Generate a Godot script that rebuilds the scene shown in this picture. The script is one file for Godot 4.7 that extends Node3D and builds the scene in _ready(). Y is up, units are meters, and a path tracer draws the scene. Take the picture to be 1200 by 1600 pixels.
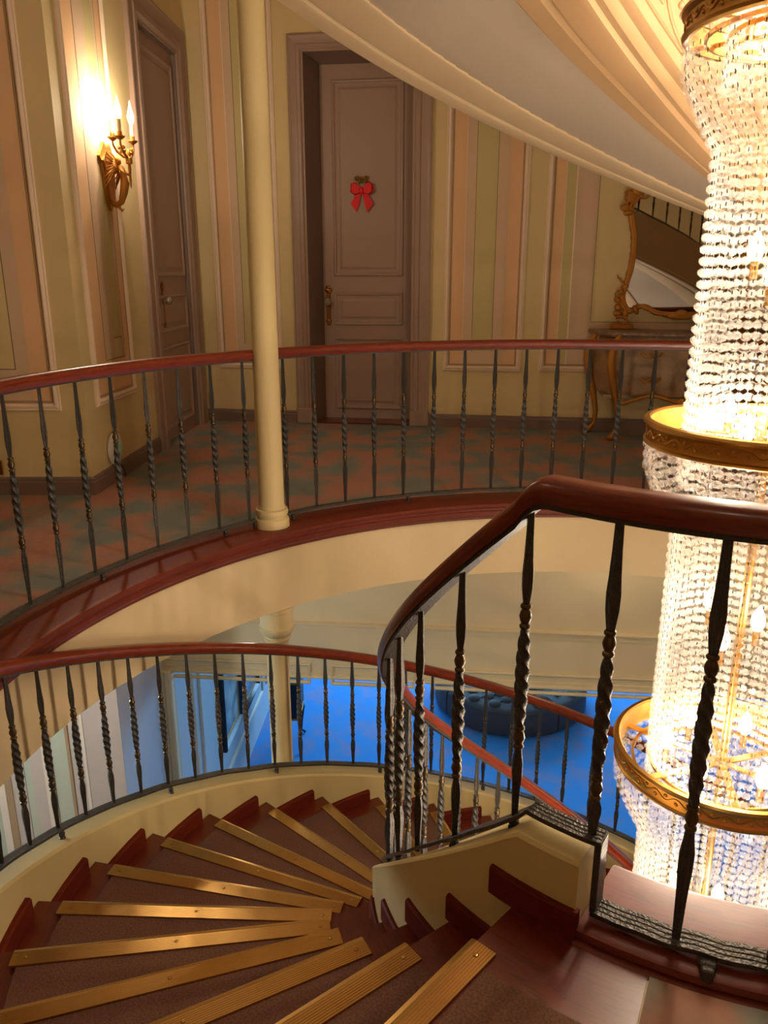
extends Node3D
# A round stairwell with a crystal chandelier, seen from the landing of the first floor.
# The whole stair turns about one axis CC: each riser drops RISE and turns STEP degrees.

const CC := Vector2(0.983, -2.132)      # axis of stair and well (x, z)
const CH := Vector2(1.033, -2.104)      # axis of the chandelier
const RISE := 0.1537
const STEP := 9.87
const SLOPE := 0.015572                  # drop per degree
const TH0 := 134.1                       # angle where the curbs start to fall
const THN := 132.9                       # angle of the landing nosing
const DROP := 0.015                      # treads lie this much under the landing
const NSTEP := 28
const STOREY := 4.304
const SOFF := -0.42                      # underside of the gallery slab
const RG := 2.455                        # gallery rail
const RI := 0.97                         # inner rail
const RO := 2.25                         # outer stair rail
const FLOOR_B := -4.304

var M := {}
var rng := RandomNumberGenerator.new()
var taken := {}

# ------------------------------------------------------------------ mesh builder
class MB:
	var v := PackedVector3Array()
	var n := PackedVector3Array()
	var uv := PackedVector2Array()
	var ix := PackedInt32Array()
	func tri(a: int, b: int, c: int) -> void:
		var g := (v[b] - v[a]).cross(v[c] - v[a])
		if g.dot(n[a] + n[b] + n[c]) > 0.0:
			ix.append(a); ix.append(c); ix.append(b)
		else:
			ix.append(a); ix.append(b); ix.append(c)
	func put(p: Vector3, q: Vector3, t: Vector2) -> int:
		v.append(p); n.append(q); uv.append(t)
		return v.size() - 1
	func flat(pts: Array, nrm: Vector3) -> void:
		var b := v.size()
		var ax := nrm.cross(Vector3.UP if absf(nrm.y) < 0.9 else Vector3.RIGHT).normalized()
		var ay := nrm.cross(ax)
		for p in pts:
			put(p, nrm, Vector2(p.dot(ax), p.dot(ay)))
		for i in range(1, pts.size() - 1):
			tri(b, b + i, b + i + 1)
	func face(pts: Array) -> void:           # normal from the points, either way round
		flat(pts, (pts[1] - pts[0]).cross(pts[2] - pts[0]).normalized())
	func box(c: Vector3, s: Vector3, bev := 0.0, B := Basis()) -> void:
		var h := s * 0.5
		if bev <= 0.0:
			for k in 3:
				for sg in [-1.0, 1.0]:
					var a := Vector3.ZERO; a[k] = sg
					var u := Vector3.ZERO; u[(k + 1) % 3] = h[(k + 1) % 3]
					var w := Vector3.ZERO; w[(k + 2) % 3] = h[(k + 2) % 3]
					var o: Vector3 = a * h[k]
					flat([c + B * (o - u - w), c + B * (o + u - w), c + B * (o + u + w), c + B * (o - u + w)], B * a)
			return
		var f := func(sx: float, sy: float, sz: float, k: int) -> Vector3:
			var p := Vector3(sx * h.x, sy * h.y, sz * h.z)
			for j in 3:
				if j != k:
					p[j] -= signf(p[j]) * bev
			return c + B * p
		for k in 3:
			var k1 := (k + 1) % 3
			var k2 := (k + 2) % 3
			for sg in [-1.0, 1.0]:
				var q := []
				for e in [[-1, -1], [1, -1], [1, 1], [-1, 1]]:
					var d := Vector3.ZERO
					d[k] = sg; d[k1] = e[0]; d[k2] = e[1]
					q.append(f.call(d.x, d.y, d.z, k))
				var a := Vector3.ZERO; a[k] = sg
				flat(q, B * a)
			for sa in [-1.0, 1.0]:
				for sb in [-1.0, 1.0]:
					var q := []
					for e in [[-1, k1], [-1, k2], [1, k2], [1, k1]]:
						var d := Vector3.ZERO
						d[k] = e[0]; d[k1] = sa; d[k2] = sb
						q.append(f.call(d.x, d.y, d.z, e[1]))
					var a := Vector3.ZERO
					a[k1] = sa; a[k2] = sb
					flat(q, (B * a).normalized())
		for sx in [-1.0, 1.0]:
			for sy in [-1.0, 1.0]:
				for sz in [-1.0, 1.0]:
					flat([f.call(sx, sy, sz, 0), f.call(sx, sy, sz, 1), f.call(sx, sy, sz, 2)], (B * Vector3(sx, sy, sz)).normalized())
	# frames: [origin, x axis, y axis]; profile: points in that plane; creases stay sharp
	func sweep(fr: Array, prof: PackedVector2Array, closed := true, loop := false, caps := true, crease := 35.0) -> void:
		var K := prof.size()
		var N := fr.size()
		var segs := K if closed else K - 1
		var area := 0.0
		for k in K:
			area += prof[k].cross(prof[(k + 1) % K])
		var ori := 1.0 if area >= 0.0 else -1.0
		var cr := cos(deg_to_rad(crease))
		var P := []
		for i in N:
			var f: Array = fr[i]
			var row := PackedVector3Array()
			for k in K:
				row.append(f[0] + f[1] * prof[k].x + f[2] * prof[k].y)
			P.append(row)
		var lens := PackedFloat32Array([0.0])
		for k in segs:
			lens.append(lens[k] + prof[k].distance_to(prof[(k + 1) % K]))
		var run := PackedFloat32Array([0.0])
		for i in N:
			run.append(run[i] + P[i][0].distance_to(P[(i + 1) % N][0]))
		var rows := N + 1 if loop else N
		for j in segs:
			var k2 := (j + 1) % K
			var d: Vector2 = (prof[k2] - prof[j]).normalized()
			var ta := d
			var tb := d
			if closed or j > 0:
				var e: Vector2 = (prof[j] - prof[(j - 1 + K) % K]).normalized()
				if e.dot(d) > cr:
					ta = (e + d).normalized()
			if closed or j < segs - 1:
				var e: Vector2 = (prof[(k2 + 1) % K] - prof[k2]).normalized()
				if e.dot(d) > cr:
					tb = (e + d).normalized()
			var base := v.size()
			for r in rows:
				var i := r % N
				var f: Array = fr[i]
				for side in 2:
					var k := j if side == 0 else k2
					var t := ta if side == 0 else tb
					var lo := (i - 1 + N) % N if loop else maxi(i - 1, 0)
					var hi := (i + 1) % N if loop else mini(i + 1, N - 1)
					var T: Vector3 = P[hi][k] - P[lo][k]
					var t3: Vector3 = f[1] * t.x + f[2] * t.y
					var out3: Vector3 = (f[1].normalized() * t.y - f[2].normalized() * t.x) * ori
					var q := t3.cross(T).normalized()
					if q.length() < 0.5:
						q = out3.normalized()
					if q.dot(out3) < 0.0:
						q = -q
					put(P[i][k], q, Vector2(run[r], lens[j] if side == 0 else lens[j + 1]))
			for r in rows - 1:
				var a := base + r * 2
				tri(a, a + 1, a + 3)
				tri(a, a + 3, a + 2)
		if caps and closed and not loop:
			var ts := Geometry2D.triangulate_polygon(prof)
			for e in [[0, 1], [N - 1, N - 2]]:
				var q: Vector3 = (P[e[0]][0] - P[e[1]][0]).normalized()
				var b := v.size()
				for k in K:
					put(P[e[0]][k], q, prof[k])
				for t in range(0, ts.size(), 3):
					tri(b + ts[t], b + ts[t + 1], b + ts[t + 2])
	func tube(pts: Array, rad, sides := 8, loop := false) -> void:
		var fr := []
		var N := pts.size()
		var ref := Vector3.UP
		var d0: Vector3 = (pts[1] - pts[0]).normalized()
		if absf(d0.dot(ref)) > 0.9:
			ref = Vector3(0.3, 0, 1).normalized()
		for i in N:
			var lo: Vector3 = pts[(i - 1 + N) % N] if loop else pts[maxi(i - 1, 0)]
			var hi: Vector3 = pts[(i + 1) % N] if loop else pts[mini(i + 1, N - 1)]
			var d := (hi - lo).normalized()
			var x := (ref - d * ref.dot(d)).normalized()
			var y := d.cross(x)
			ref = x
			var r: float = rad[i] if rad is Array else rad
			fr.append([pts[i], x * r, y * r])
		sweep(fr, MB.circle(1.0, sides), true, loop, not loop, 70.0)
	func blob(c: Vector3, r: Vector3, sides := 8, rings := 5, B := Basis()) -> void:
		var b := v.size()
		for i in rings + 1:
			var a := PI * i / rings
			for k in sides + 1:
				var t := TAU * k / sides
				var q := Vector3(sin(a) * cos(t), cos(a), sin(a) * sin(t))
				put(c + B * (q * r), (B * (q / r)).normalized(), Vector2(t, a))
		for i in rings:
			for k in sides:
				var p := b + i * (sides + 1) + k
				tri(p, p + 1, p + sides + 2)
				tri(p, p + sides + 2, p + sides + 1)
	func lathe(prof: PackedVector2Array, segs := 24, c := Vector3.ZERO, crease := 35.0) -> void:
		var fr := []
		for i in segs:
			var t := TAU * i / segs
			fr.append([c, Vector3(cos(t), 0, sin(t)), Vector3.UP])
		sweep(fr, prof, false, true, false, crease)
	func done() -> ArrayMesh:
		var a := []
		a.resize(Mesh.ARRAY_MAX)
		a[Mesh.ARRAY_VERTEX] = v
		a[Mesh.ARRAY_NORMAL] = n
		a[Mesh.ARRAY_TEX_UV] = uv
		a[Mesh.ARRAY_INDEX] = ix
		var m := ArrayMesh.new()
		m.add_surface_from_arrays(Mesh.PRIMITIVE_TRIANGLES, a)
		return m
	static func circle(r: float, k: int) -> PackedVector2Array:
		var p := PackedVector2Array()
		for i in k:
			p.append(Vector2(cos(TAU * i / k), sin(TAU * i / k)) * r)
		return p

func pv(a: Array) -> PackedVector2Array:
	var p := PackedVector2Array()
	for i in range(0, a.size(), 2):
		p.append(Vector2(a[i], a[i + 1]))
	return p

func rect(x0: float, x1: float, y0: float, y1: float) -> PackedVector2Array:
	return pv([x0, y0, x1, y0, x1, y1, x0, y1])

# frames on a circle about an axis: profile x is the radius, y the height over yf(theta)
func arcf(a: float, b: float, n: int, yf: Callable, c := CC) -> Array:
	var fr := []
	for i in n + 1:
		var th := lerpf(a, b, float(i) / n)
		var t := deg_to_rad(th)
		fr.append([Vector3(c.x, yf.call(th), c.y), Vector3(cos(t), 0, sin(t)), Vector3.UP])
	return fr

func level(_th: float) -> float:
	return 0.0

func nose(th: float) -> float:               # height of the line through the nosings
	return -SLOPE * maxf(th - TH0, 0.0)

func at(th: float, r: float, y: float, c := CC) -> Vector3:
	var t := deg_to_rad(th)
	return Vector3(c.x + r * cos(t), y, c.y + r * sin(t))

# ------------------------------------------------------------------ nodes
func numbered(called: String) -> String:
	var k: int = taken.get(called, 0)
	taken[called] = k + 1
	return called if k == 0 else "%s_%03d" % [called, k]

func tag(o: Node, label: String, category: String, group := "") -> Node:
	o.set_meta("label", label)
	o.set_meta("category", category)
	if group:
		o.set_meta("group", group)
	return o

func thing(called: String, label: String, category: String, xf := Transform3D(), group := "") -> Node3D:
	var o := Node3D.new()
	o.name = numbered(called)
	add_child(o)
	o.transform = xf
	tag(o, label, category, group)
	return o

func obj(called: String, mb, mat: Material, parent: Node = null) -> MeshInstance3D:
	var o := MeshInstance3D.new()
	o.mesh = mb.done() if mb is MB else mb
	o.material_override = mat
	if parent:
		o.name = called
		parent.add_child(o, true)
	else:
		o.name = numbered(called)
		add_child(o)
	return o

func struct(called: String, mb, mat: Material, label: String, category: String) -> MeshInstance3D:
	var o := obj(called, mb, mat)
	o.set_meta("kind", "structure")
	tag(o, label, category)
	return o

func structn(called: String, label: String, category: String, xf := Transform3D()) -> Node3D:
	var o := thing(called, label, category, xf)
	o.set_meta("kind", "structure")
	return o

func wall_frame(ax: float, az: float, bx: float, bz: float) -> Transform3D:
	var u := Vector3(bx - ax, 0, bz - az).normalized()
	return Transform3D(Basis(u, Vector3.UP, Vector3(-u.z, 0, u.x)), Vector3(ax, 0, az))

func bulb_light(parent: Node3D, pos: Vector3, energy: float, col: Color, size := 0.02) -> void:
	var l := OmniLight3D.new()
	l.name = "bulb_light"
	l.light_color = col
	l.light_energy = energy
	l.light_size = size
	l.omni_range = 14.0
	l.omni_attenuation = 2.0
	l.shadow_enabled = true
	parent.add_child(l, true)
	l.position = pos

# ------------------------------------------------------------------ materials
func mat(c: Color, rough := 0.7, metal := 0.0, spec := 0.5) -> StandardMaterial3D:
	var m := StandardMaterial3D.new()
	m.albedo_color = c
	m.roughness = rough
	m.metallic = metal
	m.metallic_specular = spec
	return m

func noise_tex(freq: float, oct: int, cols: Array, sz := 512, kind := FastNoiseLite.TYPE_SIMPLEX_SMOOTH, sd := 1, w := 0, seamless := true) -> NoiseTexture2D:
	var f := FastNoiseLite.new()
	f.noise_type = kind
	f.frequency = freq
	f.fractal_octaves = oct
	f.seed = sd
	var t := NoiseTexture2D.new()
	t.noise = f
	t.width = w if w else sz
	t.height = sz
	t.seamless = seamless
	if cols.size():
		var g := Gradient.new()
		g.offsets = PackedFloat32Array(cols.map(func(x): return x[0]))
		g.colors = PackedColorArray(cols.map(func(x): return x[1]))
		t.color_ramp = g
	return t

func tri_planar(m: StandardMaterial3D, s: float, world := true) -> StandardMaterial3D:
	m.uv1_triplanar = true
	m.uv1_world_triplanar = world
	m.uv1_scale = Vector3(s, s, s)
	return m

func relief(m: StandardMaterial3D, t: Texture2D, cm: float) -> StandardMaterial3D:
	m.heightmap_enabled = true
	m.heightmap_texture = t
	m.heightmap_scale = cm
	return m

func make_materials() -> void:
	var fine := noise_tex(0.09, 3, [], 512, FastNoiseLite.TYPE_SIMPLEX_SMOOTH, 7)
	var lump := noise_tex(0.03, 2, [], 512, FastNoiseLite.TYPE_CELLULAR, 9)
	# wood: long grain; u runs along the piece
	var wood := func(a: Color, b: Color, rough: float) -> StandardMaterial3D:
		var m := mat(Color.WHITE, rough)
		m.albedo_texture = noise_tex(0.035, 4, [[0.2, a], [0.55, b], [0.8, a.lerp(b, 0.4)]], 256, FastNoiseLite.TYPE_SIMPLEX_SMOOTH, 3)
		m.uv1_scale = Vector3(0.9, 9.0, 1)
		m.clearcoat_enabled = true
		m.clearcoat = 0.3
		m.clearcoat_roughness = 0.15
		return m
	M.rail_wood = wood.call(Color(0.38, 0.12, 0.045), Color(0.48, 0.17, 0.055), 0.3)
	M.kerb_wood = wood.call(Color(0.36, 0.11, 0.042), Color(0.44, 0.15, 0.052), 0.42)
	M.kerb_wood.clearcoat_enabled = false
	M.kerb_wood.roughness = 0.45
	M.step_wood = wood.call(Color(0.34, 0.11, 0.05), Color(0.42, 0.145, 0.06), 0.32)
	M.skirt_wood = M.step_wood.duplicate()
	M.skirt_wood.clearcoat_enabled = false
	M.skirt_wood.roughness = 0.6
	M.skirt_wood.metallic_specular = 0.25
	M.iron = relief(tri_planar(mat(Color(0.27, 0.255, 0.24), 0.45, 0.35), 11.0), lump, 0.22)
	M.iron_low = relief(tri_planar(mat(Color(0.29, 0.275, 0.255), 0.42, 0.4), 9.0), lump, 0.25)
	M.knuckle = mat(Color(0.36, 0.30, 0.22), 0.32, 0.7)
	M.sage = relief(tri_planar(mat(Color(0.82, 0.735, 0.54), 0.75), 1.3), fine, 0.03)
	M.peach = mat(Color(0.865, 0.70, 0.525), 0.8)
	M.mauve = mat(Color(0.81, 0.70, 0.58), 0.8)
	M.olive = mat(Color(0.77, 0.71, 0.50), 0.8)
	M.thread = mat(Color(0.42, 0.35, 0.28), 0.8)
	M.moulding = mat(Color(0.90, 0.81, 0.71), 0.55)
	M.mould_gilt = mat(Color(0.66, 0.53, 0.39), 0.5)
	M.cream = relief(tri_planar(mat(Color(0.83, 0.75, 0.59), 0.7), 1.3), fine, 0.02)
	M.curb = relief(tri_planar(mat(Color(0.81, 0.735, 0.52), 0.7), 1.3), fine, 0.03)
	M.soffit = mat(Color(0.80, 0.74, 0.66), 0.75)
	M.inner_string = mat(Color(0.80, 0.66, 0.49), 0.65)
	M.string = mat(Color(0.86, 0.77, 0.62), 0.65)
	M.column = mat(Color(0.83, 0.755, 0.56), 0.6)
	M.ceiling = mat(Color(0.86,0.78,0.65), 0.8)
	M.door = mat(Color(0.61, 0.505, 0.44), 0.5)
	M.door_dark = mat(Color(0.47, 0.385, 0.335), 0.55)
	M.base = mat(Color(0.47, 0.38, 0.33), 0.55)
	M.brass = mat(Color(0.80, 0.62, 0.33), 0.3, 1.0)
	M.brass_old = mat(Color(0.62, 0.42, 0.2), 0.35, 1.0)
	M.nosing = mat(Color(0.80, 0.635, 0.38), 0.27, 1.0)
	M.gilt = relief(tri_planar(mat(Color(0.78, 0.55, 0.26), 0.36, 0.85), 14.0), lump, 0.4)
	M.carpet = tri_planar(mat(Color.WHITE, 0.95, 0, 0.1), 0.3)
	M.carpet.albedo_texture = noise_tex(0.013, 3, [[0.28, Color(0.48, 0.505, 0.475)], [0.45, Color(0.555, 0.51, 0.465)], [0.58, Color(0.63, 0.49, 0.425)], [0.75, Color(0.66, 0.485, 0.41)]], 512, FastNoiseLite.TYPE_SIMPLEX_SMOOTH, 21)
	M.carpet.heightmap_enabled = true
	M.carpet.heightmap_texture = fine
	M.carpet.heightmap_scale = 0.3
	M.carpet.uv1_offset = Vector3(0.31, 0.0, 0.62)
	M.pale_pink = mat(Color(0.76, 0.68, 0.62), 0.8)
	M.pale_sage = mat(Color(0.72, 0.72, 0.62), 0.8)
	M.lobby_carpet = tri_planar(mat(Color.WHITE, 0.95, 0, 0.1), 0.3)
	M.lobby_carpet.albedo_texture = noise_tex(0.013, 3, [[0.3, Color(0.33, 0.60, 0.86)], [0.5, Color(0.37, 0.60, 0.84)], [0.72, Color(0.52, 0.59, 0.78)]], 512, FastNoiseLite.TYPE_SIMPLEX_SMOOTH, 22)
	M.sofa_back = mat(Color(0.62, 0.60, 0.58), 0.8)
	M.lobby_wall = mat(Color(0.74, 0.75, 0.76), 0.7)
	M.runner = tri_planar(mat(Color.WHITE, 0.95, 0, 0.1), 2.0)
	M.runner.albedo_texture = noise_tex(0.12, 4, [[0.25, Color(0.39, 0.28, 0.235)], [0.75, Color(0.47, 0.345, 0.285)]], 512, FastNoiseLite.TYPE_SIMPLEX_SMOOTH, 5)
	M.velvet = mat(Color(0.33, 0.28, 0.265), 0.8)
	M.velvet.rim_enabled = true
	M.velvet.rim = 0.3
	M.white = mat(Color(0.82, 0.80, 0.76), 0.45)
	M.green_led = mat(Color(0.1, 0.5, 0.2), 0.4)
	M.green_led.emission_enabled = true
	M.green_led.emission = Color(0.15, 0.9, 0.35)
	M.green_led.emission_energy_multiplier = 0.12
	M.red = mat(Color(0.86, 0.06, 0.055), 0.6)
	M.glass_knob = mat(Color(0.62, 0.56, 0.47), 0.08, 0.3, 0.9)
	M.mirror = mat(Color(0.86, 0.86, 0.86), 0.02, 1.0)
	M.crystal = mat(Color(0.97, 0.96, 0.95, 0.062), 0.05, 0.0, 1.0)
	M.crystal.transparency = BaseMaterial3D.TRANSPARENCY_ALPHA
	M.wire = mat(Color(0.25, 0.2, 0.14), 0.5, 0.6)
	M.bulb = mat(Color(1, 0.92, 0.78), 0.4)
	M.bulb.emission_enabled = true
	M.bulb.emission = Color(1, 0.86, 0.64)
	M.bulb.emission_energy_multiplier = 4.0
	M.lamp_glass = mat(Color(0.95, 0.9, 0.82), 0.4)
	M.lamp_glass.emission_enabled = true
	M.lamp_glass.emission = Color(1, 0.9, 0.76)
	M.lamp_glass.emission_energy_multiplier = 2.0
	M.candle = mat(Color(0.88, 0.80, 0.62), 0.5)
	M.marble = tri_planar(mat(Color.WHITE, 0.3), 3.0)
	M.marble.albedo_texture = noise_tex(0.02, 5, [[0.3, Color(0.42, 0.33, 0.27)], [0.6, Color(0.56, 0.45, 0.36)]], 256, FastNoiseLite.TYPE_SIMPLEX_SMOOTH, 14)
	M.painted = tri_planar(mat(Color.WHITE, 0.4), 2.2)
	M.painted.albedo_texture = noise_tex(0.012, 3, [[0.2, Color(0.50, 0.385, 0.265)], [0.45, Color(0.60, 0.475, 0.33)], [0.7, Color(0.65, 0.525, 0.375)]], 256, FastNoiseLite.TYPE_SIMPLEX_SMOOTH, 31)
	M.black = mat(Color(0.05, 0.05, 0.055), 0.35)
	M.picture = tri_planar(mat(Color.WHITE, 0.35), 0.8)
	M.picture.albedo_texture = noise_tex(0.012, 4, [[0.2, Color(0.36, 0.42, 0.48)], [0.5, Color(0.55, 0.60, 0.62)], [0.8, Color(0.72, 0.74, 0.72)]], 256, FastNoiseLite.TYPE_SIMPLEX_SMOOTH, 17)
	M.pane = mat(Color(0.9, 0.95, 1.0, 0.08), 0.05)
	M.pane.transparency = BaseMaterial3D.TRANSPARENCY_ALPHA
	M.tinsel = mat(Color(0.6, 0.45, 0.15), 0.3, 0.9)

# ------------------------------------------------------------------ scene
const WARM := Color(1.0, 0.915, 0.80)

func _ready() -> void:
	rng.seed = 11
	var cam := Camera3D.new()
	cam.name = "camera"
	add_child(cam)
	cam.position = Vector3(0, 1.30, 0)
	cam.rotation = Vector3(-0.2928, 0, 0)
	cam.fov = rad_to_deg(2.0 * atan(800.0 / 1242.0))
	cam.near = 0.05
	cam.far = 60.0
	cam.current = true
	var we := WorldEnvironment.new()
	we.name = "world_environment"
	var env := Environment.new()
	env.background_mode = Environment.BG_SKY
	var sky := Sky.new()
	var sm := ProceduralSkyMaterial.new()
	sm.sky_top_color = Color(0.35, 0.55, 0.9)
	sm.sky_horizon_color = Color(0.6, 0.74, 0.95)
	sm.ground_horizon_color = Color(0.5, 0.56, 0.62)
	sm.ground_bottom_color = Color(0.3, 0.32, 0.34)
	sky.sky_material = sm
	env.sky = sky
	env.tonemap_mode = Environment.TONE_MAPPER_LINEAR
	env.tonemap_exposure = 1.22
	env.sdfgi_enabled = true
	env.ssao_enabled = true
	env.ssil_enabled = true
	we.environment = env
	add_child(we)
	var day := AreaLight3D.new()              # daylight through the lobby window
	day.name = "window_daylight"
	day.area_size = Vector2(4.6, 2.6)
	day.light_color = Color(0.56, 0.80, 1.0)
	day.light_energy = 43.0
	day.shadow_enabled = true
	add_child(day)
	day.position = Vector3(1.9, -2.1, -13.25)
	day.rotation_degrees = Vector3(-20, 180, 0)

	make_materials()
	build_slabs()
	build_walls()
	build_doors()
	build_lower_storey()
	build_stairs()
	build_upper_flight()
	build_columns()
	build_railings()
	build_chandelier()
	build_sconce()
	ceiling_lamp(Vector3(-2.7, SOFF, -3.2), 2.3, "flush ceiling lamp over the striped wall of the storey below", Color(0.90, 0.95, 1.0))
	ceiling_lamp(Vector3(-0.7, SOFF, -4.75), 0.10, "flush ceiling lamp under the gallery beside the lower column")
	ceiling_lamp(Vector3(1.6, SOFF, -4.95), 0.07, "flush ceiling lamp under the gallery in front of the beam")
	ceiling_lamp(Vector3(3.8, SOFF, -4.2), 0.4, "flush ceiling lamp under the gallery at the right")
	ceiling_lamp(Vector3(-0.6, STOREY + SOFF, 1.2), 0.28, "flush ceiling lamp over the landing behind the camera")
	ceiling_lamp(Vector3(-3.2, STOREY + SOFF, -1.6), 0.35, "flush ceiling lamp over the left gallery")
	build_commode_and_mirror()
	build_small_things()
	build_lobby_things()

# a slab with a round hole: rays from the stair axis out to a rectangle
func ring_slab(mb: MB, r: float, y0: float, y1: float, x0: float, x1: float, z0: float, z1: float, inner_wall := true) -> void:
	var ths := []
	for i in 120:
		ths.append(TAU * i / 120.0)
	for c in [Vector2(x0, z0), Vector2(x1, z0), Vector2(x1, z1), Vector2(x0, z1)]:
		ths.append(fposmod((c - CC).angle(), TAU))
	ths.sort()
	var prev := []
	for i in ths.size() + 1:
		var d := Vector2.from_angle(ths[i % ths.size()])
		var tx: float = ((x1 if d.x > 0 else x0) - CC.x) / d.x if absf(d.x) > 1e-6 else 1e9
		var tz: float = ((z1 if d.y > 0 else z0) - CC.y) / d.y if absf(d.y) > 1e-6 else 1e9
		var o := CC + d * minf(tx, tz)
		var q := CC + d * r
		var row := [Vector3(q.x, y1, q.y), Vector3(o.x, y1, o.y), Vector3(o.x, y0, o.y), Vector3(q.x, y0, q.y), Vector3(-d.x, 0, -d.y)]
		if prev.size():
			mb.flat([prev[0], prev[1], row[1], row[0]], Vector3.UP)
			mb.flat([prev[3], prev[2], row[2], row[3]], Vector3.DOWN)
			mb.flat([prev[1], prev[2], row[2], row[1]], Vector3(d.x, 0, d.y))
			if inner_wall:
				var b := mb.v.size()
				for e in [[prev, 0], [prev, 3], [row, 3], [row, 0]]:
					mb.put(e[0][e[1]], e[0][4], Vector2(0, 0))
				mb.tri(b, b + 1, b + 2)
				mb.tri(b, b + 2, b + 3)
		prev = row

const X0 := -4.6
const X1 := 5.6
const Z0 := -8.0
const Z1 := 3.0

func build_slabs() -> void:
	var g := structn("floor", "gallery floor round the stairwell with its cream curved edge below the wooden kerb", "floor")
	var mb := MB.new()
	ring_slab(mb, 2.335, SOFF, -0.012, X0, X1, Z0, Z1)
	obj("slab", mb, M.cream, g)
	mb = MB.new()
	ring_slab(mb, 2.47, -0.012, 0.0, X0, X1, Z0, Z1)
	obj("carpet", mb, M.carpet, g)
	# landing where the stair ends
	mb = MB.new()
	mb.sweep(arcf(50.5, THN - 1.0, 40, level), rect(0.86, 2.40, -0.30, -0.004))
	obj("landing_slab", mb, M.cream, g)
	mb = MB.new()
	mb.sweep(arcf(117.2, THN + 0.6, 12, level), pv([1.0, -0.035, 2.30, -0.035, 2.30, -0.004, 2.30, 0.0, 1.0, 0.0]))
	obj("landing_boards", mb, M.step_wood, g)
	mb = MB.new()
	mb.sweep(arcf(50.5, 117.0, 40, level), rect(1.04, 2.48, -0.003, 0.004))
	obj("landing_carpet", mb, M.carpet, g)
	mb = MB.new()
	mb.sweep(arcf(117.6, THN - 2.1, 12, level), rect(1.205, 2.10, -0.002, 0.006))
	obj("landing_runner", mb, M.runner, g)
	# kerbs
	var kp := pv([2.52, -0.01, 2.52, 0.028, 2.305, 0.028, 2.285, 0.024, 2.275, 0.012, 2.282, -0.002, 2.296, -0.006, 2.296, -0.014, 2.288, -0.022, 2.292, -0.042, 2.306, -0.056, 2.318, -0.06, 2.318, -0.074, 2.345, -0.074, 2.345, -0.01])
	mb = MB.new()
	mb.sweep(arcf(134.1, 410.5, 160, level), kp, true, false, true, 30.0)
	struct("trim_1", mb, M.kerb_wood, "polished red wood kerb with moulded nosing running round the edge of the gallery", "kerb")
	mb = MB.new()
	mb.sweep(arcf(50.5, 125.6, 50, level), pv([0.80, -0.05, 0.79, 0.0, 0.795, 0.022, 0.81, 0.03, 1.012, 0.03, 1.024, 0.024, 1.028, 0.012, 1.024, 0.004, 1.034, 0.002, 1.044, -0.004, 1.05, -0.012, 1.05, -0.05]), true, false, true, 30.0)
	mb.sweep(arcf(50.5, 133.0, 50, level), rect(0.835, 0.90, -0.30, -0.04))
	struct("trim_2", mb, M.kerb_wood, "wide polished wood kerb at the landing edge beside the chandelier", "kerb")
	# the storey above: slab, drum and top ceiling
	mb = MB.new()
	ring_slab(mb, 2.46, STOREY + SOFF, STOREY, X0, X1, Z0, Z1)
	struct("ceiling", mb, M.ceiling, "cream ceiling over the gallery with a round opening for the stair", "ceiling")
	mb = MB.new()
	mb.sweep(arcf(0, 360, 72, level), rect(2.75, 2.90, STOREY, STOREY + 2.7))
	struct("wall_top", mb, M.sage, "curved sage wall of the top storey round the opening", "wall")
	mb = MB.new()
	mb.lathe(pv([0.0, STOREY + 2.7, 2.9, STOREY + 2.7, 2.9, STOREY + 2.85, 0.0, STOREY + 2.85]), 48, Vector3(CC.x, 0, CC.y))
	struct("ceiling", mb, M.ceiling, "round top ceiling from which the chandelier hangs", "ceiling")

# ------------------------------------------------------------------ walls
func side_strip(mb: MB, p: Array, prof: PackedVector2Array) -> void:
	# mitred moulding round a rectangle p = [x0, x1, y0, y1] on the plane z = 0
	var cs := [Vector2(p[0], p[2]), Vector2(p[1], p[2]), Vector2(p[1], p[3]), Vector2(p[0], p[3])]
	var ds := [Vector2(1, 1), Vector2(-1, 1), Vector2(-1, -1), Vector2(1, -1)]
	for k in 4:
		var j := (k + 1) % 4
		mb.sweep([[Vector3(cs[k].x, cs[k].y, 0), Vector3(ds[k].x, ds[k].y, 0), Vector3(0, 0, 1)], [Vector3(cs[j].x, cs[j].y, 0), Vector3(ds[j].x, ds[j].y, 0), Vector3(0, 0, 1)]], prof, true, false, false, 25.0)

func plank(w: Node3D, called: String, s0: float, s1: float, y0: float, y1: float, h: float, m: Material) -> void:
	var mb := MB.new()
	mb.box(Vector3((s0 + s1) / 2, (y0 + y1) / 2, h / 2), Vector3(s1 - s0, y1 - y0, h), 0.0)
	obj(called, mb, m, w)

# a moulded frame on a wall with painted stripes inside it
func panel(w: Node3D, s0: float, s1: float, y0: float, y1: float, stripes: Array) -> void:
	var mb := MB.new()
	side_strip(mb, [s0, s1, y0, y1], pv([0, 0, 0, 0.012, 0.006, 0.016, 0.011, 0.012, 0.015, 0.017, 0.028, 0.022, 0.036, 0.017, 0.043, 0.007, 0.046, 0]))
	obj("panel_moulding", mb, M.moulding, w)
	mb = MB.new()
	side_strip(mb, [s0 + 0.046, s1 - 0.046, y0 + 0.046, y1 - 0.046], pv([0, 0, 0, 0.006, 0.006, 0.008, 0.012, 0.005, 0.013, 0]))
	obj("gilt_bead", mb, M.mould_gilt, w)
	for t in stripes:
		plank(w, "painted_stripe", t[0], t[1], t[4] if t.size() > 4 else y0 + 0.059, t[5] if t.size() > 5 else y1 - 0.059, t[3] if t.size() > 3 else 0.003, t[2])

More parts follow.
